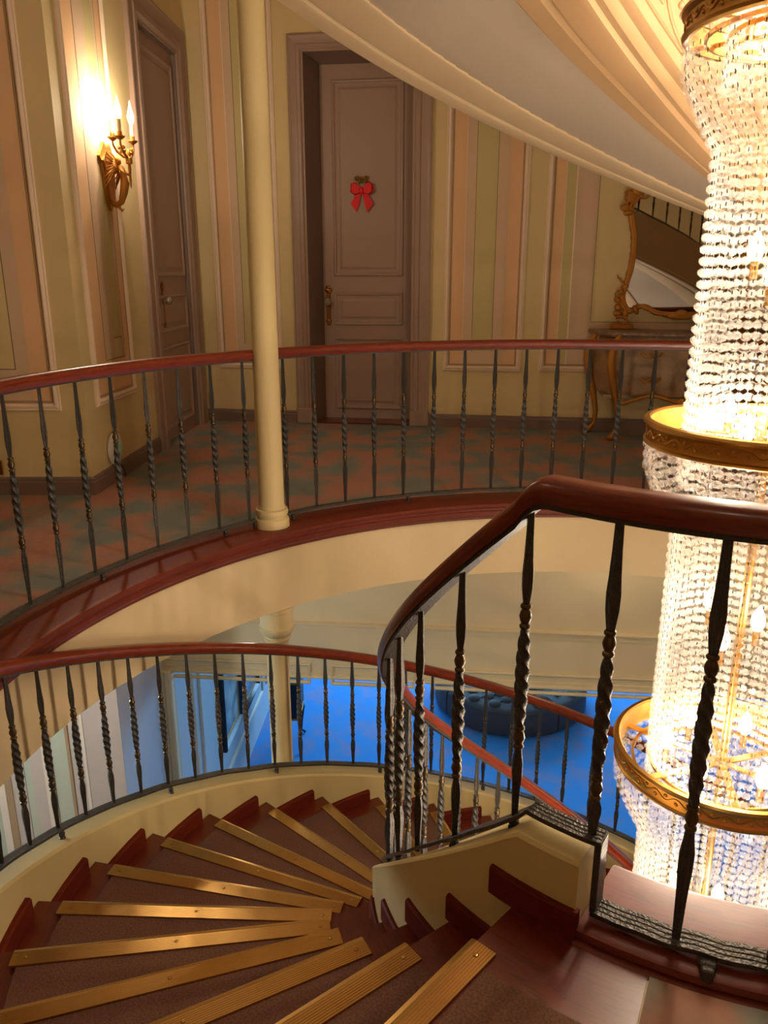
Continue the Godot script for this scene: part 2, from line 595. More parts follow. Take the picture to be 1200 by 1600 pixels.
func wall_slab(w: Node3D, s0: float, s1: float, y0: float, y1: float, thick := 0.2, m: Material = null) -> void:
	var mb := MB.new()
	mb.box(Vector3((s0 + s1) / 2, (y0 + y1) / 2, -thick / 2), Vector3(s1 - s0, y1 - y0, thick))
	obj("plaster", mb, m if m else M.sage, w)

func skirt(mb: MB, s0: float, s1: float, h := 0.11) -> void:
	mb.sweep([[Vector3(s0, 0, 0), Vector3(0, 0, 1), Vector3.UP], [Vector3(s1, 0, 0), Vector3(0, 0, 1), Vector3.UP]], pv([0, 0, 0.02, 0, 0.02, h * 0.72, 0.016, h * 0.76, 0.014, h * 0.92, 0.008, h, 0, h]), true, false, true, 25.0)

const WT := 3.884    # top of the gallery walls

func build_walls() -> void:
	var s: Node3D
	# left
	s = structn("wall_left", "left gallery wall in sage with a peach striped panel and brass socket", "wall", wall_frame(-4.4, -4.69, -1.77, -4.69))
	wall_slab(s, -0.1, 2.63, 0, WT)
	# local s = x + 4.4
	panel(s, 1.2, 2.49, 0.515, 3.5, [[1.259, 1.36, M.peach], [1.36, 1.44, M.mauve], [1.445, 2.245, M.sage, 0.004, 0.76, 3.25], [2.245, 2.25, M.thread, 0.004, 0.76, 3.25], [1.44, 2.25, M.thread, 0.0045, 0.755, 0.76], [2.25, 2.33, M.mauve], [2.33, 2.431, M.peach], [1.44, 2.25, M.mauve, 0.003, 0.574, 0.755]])
	var mb := MB.new()
	skirt(mb, 0, 2.65)
	var o := struct("baseboard_left", mb, M.base, "brown painted skirting at the foot of the left wall with the socket", "skirting")
	o.transform = s.transform
	# the wall with the sconce
	s = structn("wall_sconce", "sage wall with pale stripes behind the candle sconce", "wall", wall_frame(-1.77, -4.69, -1.63, -7.25))
	wall_slab(s, 0, 1.36, 0, WT)
	wall_slab(s, 1.36, 2.62, 3.05, WT)
	wall_slab(s, 2.36, 2.62, 0, 3.05)
	panel(s, 0.15, 0.83, 0.51, 3.5, [[0.209, 0.37, M.peach], [0.37, 0.375, M.thread, 0.004, 0.77, 3.3], [0.375, 0.53, M.mauve, 0.004, 0.77, 3.3], [0.53, 0.66, M.olive, 0.004, 0.90, 3.3], [0.53, 0.66, M.thread, 0.0045, 0.895, 0.90], [0.66, 0.69, M.mauve, 0.004, 0.77, 3.3], [0.69, 0.695, M.thread, 0.004, 0.77, 3.3], [0.695, 0.771, M.peach], [0.375, 0.695, M.thread, 0.0045, 0.765, 0.77], [0.37, 0.70, M.peach, 0.003, 0.57, 0.765]])
	mb = MB.new()
	skirt(mb, 0.0, 1.22)
	o = struct("baseboard_sconce", mb, M.base, "brown painted skirting under the sconce wall behind the white disc", "skirting")
	o.transform = s.transform
	# back
	s = structn("wall_back", "long back wall of the gallery in sage, peach and mauve painted stripes", "wall", wall_frame(-1.63, -7.25, 0.2, -6.9755))
	wall_slab(s, -0.3, 0.96, 0, WT, 0.34)
	wall_slab(s, 0.96, 1.89, 3.0, WT, 0.34)
	wall_slab(s, 1.89, 7.2, 0, WT, 0.34)
	panel(s, 0.16, 0.745, 0.48, 3.6, [[0.219, 0.325, M.peach], [0.325, 0.33, M.moulding, 0.006], [0.33, 0.40, M.mauve], [0.40, 0.405, M.thread, 0.004, 0.69, 3.4], [0.405, 0.55, M.olive, 0.004, 0.69, 3.4], [0.55, 0.62, M.mauve], [0.62, 0.686, M.peach], [0.40, 0.55, M.mauve, 0.003, 0.54, 0.69]])
	panel(s, 2.16, 2.825, 0.49, 3.6, [[2.219, 2.32, M.peach], [2.32, 2.325, M.moulding, 0.006], [2.325, 2.40, M.mauve], [2.40, 2.404, M.thread, 0.004, 0.65, 3.4], [2.404, 2.57, M.olive, 0.004, 0.65, 3.4], [2.57, 2.574, M.thread, 0.004, 0.65, 3.4], [2.574, 2.665, M.mauve], [2.665, 2.766, M.peach], [2.40, 2.574, M.mauve, 0.003, 0.549, 0.65]])
	panel(s, 2.97, 5.12, 0.50, 3.6, [[3.029, 3.11, M.peach], [3.11, 3.115, M.moulding, 0.006], [3.115, 3.19, M.olive], [3.19, 3.202, M.moulding, 0.008], [3.202, 3.37, M.mauve], [3.37, 3.374, M.thread, 0.004, 0.91, 3.4], [3.374, 4.75, M.sage, 0.004, 0.91, 3.4], [4.75, 4.754, M.thread, 0.004, 0.91, 3.4], [3.374, 4.75, M.thread, 0.0045, 0.906, 0.91], [4.754, 4.92, M.mauve], [4.92, 5.061, M.peach], [3.37, 4.754, M.mauve, 0.003, 0.56, 0.905]])
	panel(s, 5.3, 6.0, 0.50, 3.6, [[5.359, 5.47, M.peach], [5.47, 5.56, M.mauve], [5.56, 5.74, M.olive], [5.74, 5.83, M.mauve], [5.83, 5.941, M.peach]])
	mb = MB.new()
	skirt(mb, 0.0, 0.87)
	skirt(mb, 2.04, 7.0)
	o = struct("baseboard_back", mb, M.base, "brown painted skirting along the back wall under the striped panels", "skirting")
	o.transform = s.transform
	# the walls behind and beside the camera close the room
	mb = MB.new()
	mb.box(Vector3(5.5, 1.73, -2.4), Vector3(0.2, 4.3, 10.8))
	struct("wall_right", mb, M.sage, "plain sage wall closing the gallery on the right", "wall")
	mb = MB.new()
	mb.box(Vector3(0.5, 1.73, 2.9), Vector3(10.2, 4.3, 0.2))
	struct("wall_front", mb, M.sage, "plain sage wall behind the camera", "wall")
	mb = MB.new()
	mb.box(Vector3(-4.5, 1.73, -0.9), Vector3(0.2, 4.3, 7.6))
	struct("wall_far_left", mb, M.sage, "plain sage wall closing the gallery on the far left", "wall")

func casing(mb: MB, s0: float, s1: float, y1: float, w: float, right_w := 0.0) -> void:
	var prof := pv([0, 0, 0, 0.03, 0.012, 0.034, 0.02, 0.03, 0.03, 0.026, w * 0.55, 0.026, w * 0.6, 0.034, w * 0.8, 0.036, w * 0.92, 0.02, w, 0.02, w, 0])
	var rw := right_w if right_w > 0.0 else w
	# left upright, head, right upright; profile x runs from the outside inwards
	mb.sweep([[Vector3(s0, 0, 0), Vector3(1, 0, 0), Vector3(0, 0, 1)], [Vector3(s0, y1, 0), Vector3(1, -1, 0), Vector3(0, 0, 1)]], prof, true, false, true, 25)
	mb.sweep([[Vector3(s0, y1, 0), Vector3(1, -1, 0), Vector3(0, 0, 1)], [Vector3(s1, y1, 0), Vector3(-rw / w, -1, 0), Vector3(0, 0, 1)]], prof, true, false, false, 25)
	mb.sweep([[Vector3(s1, y1, 0), Vector3(-rw / w, -1, 0), Vector3(0, 0, 1)], [Vector3(s1, 0, 0), Vector3(-rw / w, 0, 0), Vector3(0, 0, 1)]], prof, true, false, true, 25)

func door_leaf(root: Node3D, s0: float, s1: float, top: float, z: float) -> void:
	var mb := MB.new()
	mb.box(Vector3((s0 + s1) / 2, top / 2 + 0.005, z - 0.02), Vector3(s1 - s0, top - 0.01, 0.04))
	obj("leaf", mb, M.door, root)
	for r in [[0.10, 0.74], [0.85, 1.13], [1.27, top - 0.12]]:
		mb = MB.new()
		var fr := [s0 + 0.10, s1 - 0.08, r[0], r[1]]
		mb.v.clear()
		side_strip(mb, fr, pv([0, 0, 0, 0.01, 0.008, 0.016, 0.02, 0.013, 0.028, 0.004, 0.04, 0.002, 0.04, 0]))
		mb.flat([Vector3(fr[0] + 0.075, fr[2] + 0.075, 0.008), Vector3(fr[1] - 0.075, fr[2] + 0.075, 0.008), Vector3(fr[1] - 0.075, fr[3] - 0.075, 0.008), Vector3(fr[0] + 0.075, fr[3] - 0.075, 0.008)], Vector3(0, 0, 1))
		side_strip(mb, [fr[0] + 0.055, fr[1] - 0.055, fr[2] + 0.055, fr[3] - 0.055], pv([0, 0, 0.02, 0.008, 0.02, 0.0]))
		var o := obj("door_panel", mb, M.door, root)
		o.position = Vector3(0, 0, z)

func door_handle(root: Node3D, s: float, y: float, z: float) -> void:
	var mb := MB.new()
	mb.box(Vector3(s, y - 0.04, z + 0.006), Vector3(0.035, 0.26, 0.012), 0.004)
	for e in [[0.095, 0.030], [0.125, 0.022], [-0.165, 0.026], [-0.19, 0.018]]:
		mb.blob(Vector3(s, y + e[0], z + 0.008), Vector3(e[1], e[1] * 0.8, 0.010), 10, 6)
	mb.blob(Vector3(s - 0.02, y + 0.105, z + 0.008), Vector3(0.016, 0.012, 0.01))
	mb.blob(Vector3(s + 0.02, y + 0.105, z + 0.008), Vector3(0.016, 0.012, 0.01))
	var pl := obj("handle_plate", mb, M.brass_old, root)
	mb = MB.new()
	var fr := []
	for i in 14:
		var t := TAU * i / 14
		fr.append([Vector3(s, y, z), Vector3(cos(t), sin(t), 0), Vector3(0, 0, 1)])
	mb.sweep(fr, pv([0.012, 0.01, 0.012, 0.03, 0.026, 0.036, 0.033, 0.05, 0.030, 0.062, 0.016, 0.07, 0.0001, 0.071]), false, true, false, 10)
	obj("knob", mb, M.glass_knob, pl)

func build_doors() -> void:
	# beside the sconce, seen edge on
	var d := structn("door_1", "brown panelled door seen edge on at the left, just past the sconce", "door", wall_frame(-1.77, -4.69, -1.63, -7.25))
	var mb := MB.new()
	casing(mb, 1.22, 2.52, 3.14, 0.20, 0.20)
	obj("casing", mb, M.door, d)
	door_leaf(d, 1.38, 2.34, 2.96, -0.03)
	mb = MB.new()
	mb.box(Vector3(1.39, 1.48, -0.06), Vector3(0.06, 2.96, 0.12))
	mb.box(Vector3(2.33, 1.48, -0.06), Vector3(0.06, 2.96, 0.12))
	mb.box(Vector3(1.86, 2.99, -0.06), Vector3(1.0, 0.12, 0.12))
	obj("jamb", mb, M.door_dark, d)
	door_handle(d, 1.66, 1.09, -0.03)
	# facing us, with the bow
	d = structn("door_2", "brown panelled door facing the stairwell, with the red bow on it", "door", wall_frame(-1.63, -7.25, 0.2, -6.9755))
	mb = MB.new()
	casing(mb, 0.87, 2.04, 3.10, 0.125, 0.155)
	mb.box(Vector3(0.932, 0.07, 0.02), Vector3(0.14, 0.14, 0.045), 0.008)
	mb.box(Vector3(1.963, 0.07, 0.02), Vector3(0.17, 0.14, 0.045), 0.008)
	obj("casing", mb, M.door, d)
	mb = MB.new()
	mb.face([Vector3(0.985, 0, 0.02), Vector3(0.985, 2.98, 0.02), Vector3(1.075, 2.98, -0.27), Vector3(1.075, 0, -0.27)])
	mb.face([Vector3(1.885, 0, 0.02), Vector3(1.885, 2.98, 0.02), Vector3(1.855, 2.98, -0.27), Vector3(1.855, 0, -0.27)])
	mb.face([Vector3(0.985, 2.98, 0.02), Vector3(1.885, 2.98, 0.02), Vector3(1.855, 2.93, -0.27), Vector3(1.075, 2.93, -0.27)])
	obj("jamb", mb, M.door_dark, d)
	door_leaf(d, 1.07, 1.86, 2.94, -0.24)
	door_handle(d, 1.115, 1.05, -0.24)
	mb = MB.new()
	mb.box(Vector3(1.43, 0.006, -0.12), Vector3(0.9, 0.014, 0.26))
	obj("threshold", mb, M.step_wood, d)

# ------------------------------------------------------------------ lower storey
func build_lower_storey() -> void:
	var yb := FLOOR_B
	var mb := MB.new()
	mb.box(Vector3(1.2, yb - 0.1, -5.6), Vector3(12.0, 0.2, 17.4))
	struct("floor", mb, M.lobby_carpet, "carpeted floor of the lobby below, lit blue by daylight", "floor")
	var s := structn("wall_lower_left", "striped wall of the storey below, left of the lobby opening", "wall", wall_frame(-4.4, -4.69, -1.77, -4.69))
	wall_slab(s, -0.1, 2.63, yb, SOFF)
	plank(s, "painted_stripe", 0.0, 2.63, yb, SOFF, 0.002, M.pale_sage)
	var p := [[1.0, 1.35, M.pale_pink], [1.75, 1.80, M.moulding, 0.02], [1.80, 1.845, M.mould_gilt, 0.012], [1.845, 1.94, M.pale_pink], [1.94, 1.945, M.thread], [1.945, 1.99, M.pale_sage], [1.99, 2.085, M.pale_pink], [2.085, 2.125, M.moulding, 0.02], [2.125, 2.145, M.mould_gilt, 0.014], [2.145, 2.25, M.pale_sage], [2.255, 2.275, M.mould_gilt, 0.014], [2.275, 2.36, M.pale_pink], [2.36, 2.38, M.moulding, 0.008], [2.38, 2.63, M.pale_pink]]
	for t in p:
		plank(s, "painted_stripe", t[0], t[1], yb + 0.5, SOFF - 0.1, t[3] if t.size() > 3 else 0.003, t[2])
	s = structn("wall_lower_side", "short pale wall beside the lobby opening below", "wall", wall_frame(-1.77, -4.69, -1.76, -5.62))
	wall_slab(s, 0, 1.0, yb, SOFF, 0.2, M.lobby_wall)
	# the beam over the lobby opening
	s = structn("wall_lintel", "cream beam over the wide opening to the blue lit lobby", "wall", wall_frame(-1.75, -5.72, 2.12, -5.36))
	mb = MB.new()
	mb.box(Vector3(3.4, (-1.70 + SOFF) / 2, -0.2), Vector3(8.0, SOFF + 1.70, 0.4))
	obj("plaster", mb, M.cream, s)
	mb = MB.new()
	mb.sweep([[Vector3(-0.4, -1.70, 0), Vector3(0, 0, 1), Vector3.UP], [Vector3(7.2, -1.70, 0), Vector3(0, 0, 1), Vector3.UP]], pv([-0.1, -0.05, 0.018, -0.05, 0.022, -0.04, 0.018, -0.03, 0.008, -0.024, 0.008, 0.0, 0.0, 0.004, -0.1, 0.004]), true, false, true, 25)
	mb.sweep([[Vector3(-0.4, -1.28, 0), Vector3(0, 0, 1), Vector3.UP], [Vector3(7.2, -1.28, 0), Vector3(0, 0, 1), Vector3.UP]], pv([0, -0.06, 0.012, -0.055, 0.014, -0.015, 0.03, -0.01, 0.034, 0.004, 0.02, 0.012, 0, 0.016]), true, false, true, 25)
	obj("cornice_moulding", mb, M.cream, s)
	for e in [[-0.1, 1.18], [1.34, 2.0], [2.12, 5.2]]:
		mb = MB.new()
		side_strip(mb, [e[0], e[1], -1.80, -1.625], pv([0, 0, 0, 0.016, 0.01, 0.02, 0.022, 0.012, 0.026, 0]))
		obj("panel_moulding", mb, M.cream, s)
	# door post at the left of the opening
	mb = MB.new()
	mb.box(Vector3(-1.80, (yb - 1.7) / 2, -5.72), Vector3(0.16, -1.7 - yb, 0.20), 0.012)
	mb.box(Vector3(-1.71, (yb - 1.7) / 2, -5.66), Vector3(0.06, -1.7 - yb, 0.10), 0.012)
	struct("trim_3", mb, M.cream, "beige door post at the left of the lobby opening", "door post")
	# lobby
	s = structn("wall_lobby_left", "panelled lobby wall in blue daylight carrying the framed pictures", "wall", wall_frame(-1.78, -5.82, -1.28, -13.4))
	wall_slab(s, 0, 7.7, yb, SOFF, 0.2, M.lobby_wall)
	for e in [[0.12, 0.62], [0.78, 3.3], [3.5, 5.6], [5.8, 7.4]]:
		mb = MB.new()
		side_strip(mb, [e[0], e[1], yb + 0.45, SOFF - 0.3], pv([0, 0, 0, 0.016, 0.01, 0.024, 0.03, 0.018, 0.04, 0]))
		obj("panel_moulding", mb, M.moulding, s)
	mb = MB.new()
	skirt(mb, 0, 7.6, 0.16)
	obj("skirting", mb, M.moulding, s)
	# far end of the lobby with its window
	mb = MB.new()
	mb.box(Vector3(2.4, yb + 0.25, -13.5), Vector3(8.6, 0.5, 0.2))
	mb.box(Vector3(2.4, SOFF - 0.15, -13.5), Vector3(8.6, 0.3, 0.2))
	mb.box(Vector3(-1.1, (yb + SOFF) / 2, -13.5), Vector3(1.4, SOFF - yb - 0.8 + 0.1, 0.2))
	mb.box(Vector3(5.5, (yb + SOFF) / 2, -13.5), Vector3(2.4, SOFF - yb - 0.8 + 0.1, 0.2))
	struct("wall_lobby_back", mb, M.lobby_wall, "far end wall of the lobby pierced by the wide window", "wall")
	mb = MB.new()
	mb.box(Vector3(2.4, SOFF + 0.1, -10.6), Vector3(8.6, 0.2, 6.0))
	struct("ceiling", mb, M.ceiling, "flat ceiling of the lobby beyond the beam", "ceiling")
	mb = MB.new()
	mb.box(Vector3(6.6, (yb + SOFF) / 2, -9.55), Vector3(0.2, SOFF - yb, 8.1))
	struct("wall_lobby_right", mb, M.lobby_wall, "plain lobby wall on the right", "wall")
	var wn := structn("window_1", "wide lobby window that lets in the blue daylight", "window")
	mb = MB.new()
	for k in 5:
		mb.box(Vector3(-0.4 + k * 1.175, (yb + 0.5 + SOFF - 0.3) / 2, -13.5), Vector3(0.07, SOFF - yb - 0.8, 0.08))
	for y in [yb + 0.53, SOFF - 0.33]:
		mb.box(Vector3(1.95, y, -13.5), Vector3(4.75, 0.07, 0.08))
	obj("window_frame", mb, M.white, wn)
	for k in 4:
		mb = MB.new()
		mb.box(Vector3(0.19 + k * 1.175, (yb + SOFF + 0.2) / 2, -13.5), Vector3(1.1, SOFF - yb - 0.9, 0.008))
		obj("pane", mb, M.pane, wn)
	# close the lower storey
	mb = MB.new()
	mb.box(Vector3(6.6, (yb + SOFF) / 2, -1.2), Vector3(0.2, SOFF - yb, 8.8))
	mb.box(Vector3(6.05, (yb + SOFF) / 2, -5.2), Vector3(1.3, SOFF - yb, 0.3))
	struct("wall_lower_right", mb, M.sage, "plain wall closing the storey below on the right", "wall")
	mb = MB.new()
	mb.box(Vector3(1.1, (yb + SOFF) / 2, 2.9), Vector3(11.4, SOFF - yb, 0.2))
	struct("wall_lower_front", mb, M.sage, "plain wall closing the storey below behind the camera", "wall")
	mb = MB.new()
	mb.box(Vector3(-4.5, (yb + SOFF) / 2, -0.9), Vector3(0.2, SOFF - yb, 7.6))
	struct("wall_lower_far_left", mb, M.sage, "plain wall closing the storey below on the far left", "wall")
	mb = MB.new()
	mb.box(Vector3(6.1, SOFF + 0.1, -1.2), Vector3(1.2, 0.2, 9.0))
	struct("ceiling", mb, M.ceiling, "strip of ceiling at the right of the storey below", "ceiling")

# ------------------------------------------------------------------ stairs
func build_stairs() -> void:
	var st := thing("spiral_staircase", "curved wooden staircase with brown runner and brass nosings winding down round the well", "staircase")
	# one step modelled between 0 and STEP degrees
	var tread := MB.new()
	var tp := pv([1.0, -0.038, 2.188, -0.038, 2.188, -0.006, 2.182, 0.0, 1.006, 0.0, 1.0, -0.006])
	tread.sweep(arcf(0.0, STEP + 0.75, 8, level, Vector2.ZERO), tp)
	tread.sweep(arcf(-0.35, 0.25, 1, level, Vector2.ZERO), rect(1.0, 2.188, -0.03, RISE - 0.02))
	var tread_m := tread.done()
	var run := MB.new()
	run.sweep(arcf(0.2, STEP + 0.5, 8, level, Vector2.ZERO), rect(1.17, 2.07, -0.001, 0.008))
	run.sweep(arcf(0.2, 0.55, 1, level, Vector2.ZERO), rect(1.17, 2.07, 0.0, RISE - 0.03))
	var run_m := run.done()
	var nos := MB.new()
	var np := PackedVector2Array()
	np.append(Vector2(-0.022, 0.008))
	np.append(Vector2(0.040, 0.008))
	var x := 0.040
	np.append(Vector2(x, 0.0135))
	for k in 8:
		np.append(Vector2(x - 0.0006, 0.0150)); np.append(Vector2(x - 0.0048, 0.0150)); np.append(Vector2(x - 0.0053, 0.0141)); np.append(Vector2(x - 0.0057, 0.0141))
		x -= 0.0060
	np.append(Vector2(-0.010, 0.0155))
	np.append(Vector2(-0.020, 0.0125))
	np.append(Vector2(-0.0255, 0.004))
	np.append(Vector2(-0.026, -0.016))
	np.append(Vector2(-0.022, -0.018))
	nos.sweep([[Vector3(1.16, 0, 0), Vector3(0, 0, -1), Vector3.UP], [Vector3(1.6, 0, 0), Vector3(0, 0, -1), Vector3.UP], [Vector3(2.09, 0, 0), Vector3(0, 0, -1), Vector3.UP]], np, true, false, true, 20)
	for e in [1.19, 1.62, 2.05]:
		nos.blob(Vector3(e, 0.0155, -0.012), Vector3(0.006, 0.002, 0.006), 8, 4)
	var nos_m := nos.done()
	var sko := MB.new()
	sko.sweep(arcf(-0.2, STEP - 0.9, 8, level, Vector2.ZERO), pv([2.166, 0, 2.192, 0, 2.192, 0.072, 2.174, 0.072, 2.168, 0.066, 2.168, 0.05]), true, false, true, 25)
	var sko_m := sko.done()
	var ski := MB.new()
	ski.sweep(arcf(-0.2, STEP + 1.5, 8, level, Vector2.ZERO), pv([1.012, 0, 1.032, 0, 1.032, 0.062, 1.028, 0.068, 1.012, 0.068]), true, false, true, 25)
	var ski_m := ski.done()
	for k in range(0, NSTEP):
		if k > 0:
			var s := obj("step", tread_m, M.step_wood, st)
			s.position = Vector3(CC.x, -RISE * k - DROP, CC.y)
			s.rotation.y = -deg_to_rad(THN + STEP * (k - 1))
			obj("runner", run_m, M.runner, s)
			obj("skirting", sko_m, M.skirt_wood, s)
			obj("skirting", ski_m, M.skirt_wood, s)
			var n := obj("nosing", nos_m, M.nosing, s)
			n.rotation.y = -deg_to_rad(STEP)
		else:
			var n := obj("nosing", nos_m, M.nosing, st)
			n.position = Vector3(CC.x, -0.007, CC.y)
			n.rotation.y = -deg_to_rad(THN)
			var s := obj("skirting", ski_m, M.skirt_wood, st)
			s.position = Vector3(CC.x, 0, CC.y)
			s.rotation.y = -deg_to_rad(THN - STEP + 2.6)
	# curbs carry the railings
	var mb := MB.new()
	mb.sweep(arcf(TH0, 410.5, 150, nose), pv([2.19, -0.50, 2.315, -0.50, 2.315, 0.108, 2.305, 0.118, 2.20, 0.118, 2.19, 0.108]))
	obj("outer_curb", mb, M.curb, st)
	mb = MB.new()
	var icf := func(th: float) -> float: return nose(maxf(th, 133.0)) + (0.004 if th < 134 else 0.0)
	mb.sweep(arcf(125.8, 410.5, 180, icf), pv([0.915, -0.45, 1.02, -0.45, 1.02, 0.158, 1.022, 0.168, 1.016, 0.176, 1.006, 0.179, 0.92, 0.179, 0.91, 0.176, 0.905, 0.168, 0.908, 0.158, 0.915, 0.15]), true, false, true, 25)
	obj("inner_curb", mb, M.curb, st)
	mb = MB.new()
	mb.sweep(arcf(136, 410.5, 100, nose), rect(0.93, 2.20, -0.44, -0.36))
	obj("soffit", mb, M.soffit, st)
	mb = MB.new()
	mb.sweep(arcf(136, 410.5, 100, nose), pv([0.80, -0.40, 0.915, -0.44, 0.915, 0.06, 0.80, 0.06]))
	obj("inner_string", mb, M.string, st)

func build_upper_flight() -> void:
	var st := thing("spiral_staircase", "underside of the upper stair flight with moulded cream edges, crossing the top right", "staircase")
	var yf := func(th: float) -> float: return STOREY + nose(th)
	var mb := MB.new()
	mb.sweep(arcf(140, 410.5, 150, yf), rect(0.95, 2.30, -0.328, -0.16))
	obj("soffit", mb, M.soffit, st)
	mb = MB.new()
	mb.sweep(arcf(140, 410.5, 150, yf), pv([1.93, -0.32, 1.93, -0.336, 1.945, -0.342, 2.18, -0.342, 2.19, -0.336, 2.20, -0.33, 2.215, -0.33, 2.225, -0.342, 2.245, -0.35, 2.33, -0.35, 2.345, -0.343, 2.352, -0.325, 2.34, -0.31, 2.34, 0.118, 2.19, 0.118, 2.19, -0.32]), true, false, true, 25)
	obj("outer_string", mb, M.string, st)
	mb = MB.new()
	mb.sweep(arcf(140, 410.5, 150, yf), pv([1.24, -0.32, 1.24, -0.334, 1.225, -0.342, 1.12, -0.342, 1.11, -0.334, 1.10, -0.328, 1.085, -0.328, 1.075, -0.34, 1.06, -0.35, 0.94, -0.35, 0.915, -0.34, 0.905, -0.32, 0.875, -0.315, 0.86, -0.30, 0.85, -0.275, 0.825, -0.265, 0.81, -0.25, 0.80, -0.22, 0.80, 0.178, 1.02, 0.178, 1.02, -0.32]), true, false, true, 25)
	obj("inner_string", mb, M.inner_string, st)
	# relief on the face towards the well
	mb = MB.new()
	for e in [-0.205, 0.08]:
		mb.sweep(arcf(200, 400, 100, yf), pv([0.80, e - 0.009, 0.793, e - 0.005, 0.790, e, 0.793, e + 0.005, 0.80, e + 0.009]), false, false, false, 25)
	var on := func(th: float, dx: float, dy: float) -> Vector3:
		var t2 := th + rad_to_deg(dx / 0.8)
		return at(t2, 0.797, yf.call(t2) + dy)
	for k in 6:
		var th := 210.5 + 30.0 * k
		var pts := []
		for j in 24:
			var a := TAU * j / 24
			pts.append(on.call(th, cos(a) * 0.082, -0.085 + sin(a) * 0.105))
		mb.tube(pts, 0.0055, 6, true)
		pts = []
		for j in 13:
			pts.append(on.call(th, 0.09 + 0.24 * j / 12.0, -0.13 - 0.02 * cos(TAU * j / 12.0)))
		mb.tube(pts, 0.005, 6)
		for j in 8:
			var a := TAU * j / 8
			mb.blob(on.call(th, cos(a) * 0.028, -0.085 + sin(a) * 0.028), Vector3(0.013, 0.013, 0.013), 6, 4)
		mb.blob(on.call(th, 0.0, -0.085), Vector3(0.013, 0.013, 0.013), 6, 4)
	obj("relief", mb, M.inner_string, st)

# ------------------------------------------------------------------ columns
func column(y0: float, y1: float, label: String) -> void:
	var p := at(229.6, 2.42, 0)
	var c := thing("column", label, "column", Transform3D(Basis(), Vector3(p.x, y0, p.z)))
	var h := y1 - y0
	var mb := MB.new()
	mb.lathe(pv([0.0, 0.0, 0.09, 0.0, 0.09, 0.035, 0.086, 0.045, 0.078, 0.05, 0.078, 0.06, 0.083, 0.068, 0.086, 0.08, 0.082, 0.095, 0.072, 0.10, 0.072, 0.108, 0.068, 0.115]), 32)
	obj("base", mb, M.column, c)
	mb = MB.new()
	mb.lathe(pv([0.068, 0.11, 0.066, 0.13, 0.060, h - 0.2]), 32)
	obj("shaft", mb, M.column, c)
	mb = MB.new()
	mb.lathe(pv([0.060, h - 0.215, 0.072, h - 0.20, 0.074, h - 0.19, 0.066, h - 0.185, 0.066, h - 0.175, 0.08, h - 0.165, 0.092, h - 0.145, 0.096, h - 0.12, 0.09, h - 0.115, 0.09, h - 0.03, 0.096, h - 0.025, 0.10, h, 0.0, h]), 32)
	obj("capital", mb, M.column, c)

func build_columns() -> void:
	column(0.028, STOREY + SOFF, "slim cream column standing on the gallery kerb between the two railings")
	column(FLOOR_B, SOFF, "lower cream column under the gallery edge, seen behind the stair railing")

# ------------------------------------------------------------------ railings
var bal_mesh := {}
var knuckle_mesh: ArrayMesh

func sq(a: float) -> float:                   # half width of a square bar at angle a
	return 1.0 / maxf(absf(cos(a)), absf(sin(a)))

func bal(L: float, k1: float, k2: float) -> ArrayMesh:
	var key := "%.3f" % L
	if bal_mesh.has(key):
		return bal_mesh[key]
	var mb := MB.new()
	var fr := []
	var prof := PackedVector2Array()
	for k in 16:
		var a := TAU * k / 16
		prof.append(Vector2(cos(a), sin(a)) * [1.06, 0.90, 0.72, 0.90][k % 4])
	# lower bar, collar, twist, collar, upper bar: [height, half width]
	var r := RandomNumberGenerator.new()
	r.seed = 5
	var bar := func(a: float, b: float, list: Array) -> void:
		for e in list:
			var y: float = lerpf(a, b, e[0])
			var w: float = e[1] * (1.0 + r.randf_range(-0.05, 0.05))
			fr.append([Vector3(0, y, 0), Vector3(w, 0, 0), Vector3(0, 0, w)])
	bar.call(0.0, k1 - 0.022, [[0.0, 0.0075], [0.2, 0.0085], [0.42, 0.0105], [0.62, 0.0125], [0.78, 0.0128], [0.9, 0.0095], [1.0, 0.0072]])
	fr.append([Vector3(0, k1 + 0.022, 0), Vector3(0.0072, 0, 0), Vector3(0, 0, 0.0072)])
	var n := 48
	var y0 := k1 + 0.03
	var y1 := k2 - 0.03
	for i in n + 1:
		var t := float(i) / n
		var w := lerpf(0.0085, 0.0148, pow(sin(PI * t), 0.6))
		var a := t * TAU * 1.6
		fr.append([Vector3(0, lerpf(y0, y1, t), 0), Vector3(cos(a), 0, sin(a)) * w, Vector3(-sin(a), 0, cos(a)) * w])
	fr.append([Vector3(0, k2 - 0.022, 0), Vector3(0.0072, 0, 0), Vector3(0, 0, 0.0072)])
	bar.call(k2 + 0.022, L, [[0.0, 0.0072], [0.08, 0.0092], [0.2, 0.0122], [0.34, 0.0125], [0.5, 0.0112], [0.72, 0.0092], [1.0, 0.0075]])
	mb.sweep(fr, prof, true, false, true, 30)
	bal_mesh[key] = mb.done()
	return bal_mesh[key]

func make_knuckle() -> ArrayMesh:
	var mb := MB.new()
	mb.lathe(pv([0.0, -0.027, 0.009, -0.027, 0.0115, -0.0235, 0.0115, -0.0195, 0.0078, -0.0155, 0.0108, -0.009, 0.0132, 0.0, 0.0108, 0.009, 0.0078, 0.0155, 0.0115, 0.0195, 0.0115, 0.0235, 0.009, 0.027, 0.0, 0.027]), 12, Vector3.ZERO, 50)
	return mb.done()

func baluster(parent: Node3D, p: Vector3, L: float, k1: float, k2: float, th: float) -> void:
	var b := obj("baluster", bal(L, k1, k2), M.iron, parent)
	b.position = p
	b.rotation.y = -deg_to_rad(th) + rng.randf_range(-0.2, 0.2)
	for k in [k1, k2]:
		var q := obj("knuckle", knuckle_mesh, M.knuckle, b)
		q.position = Vector3(0, k, 0)

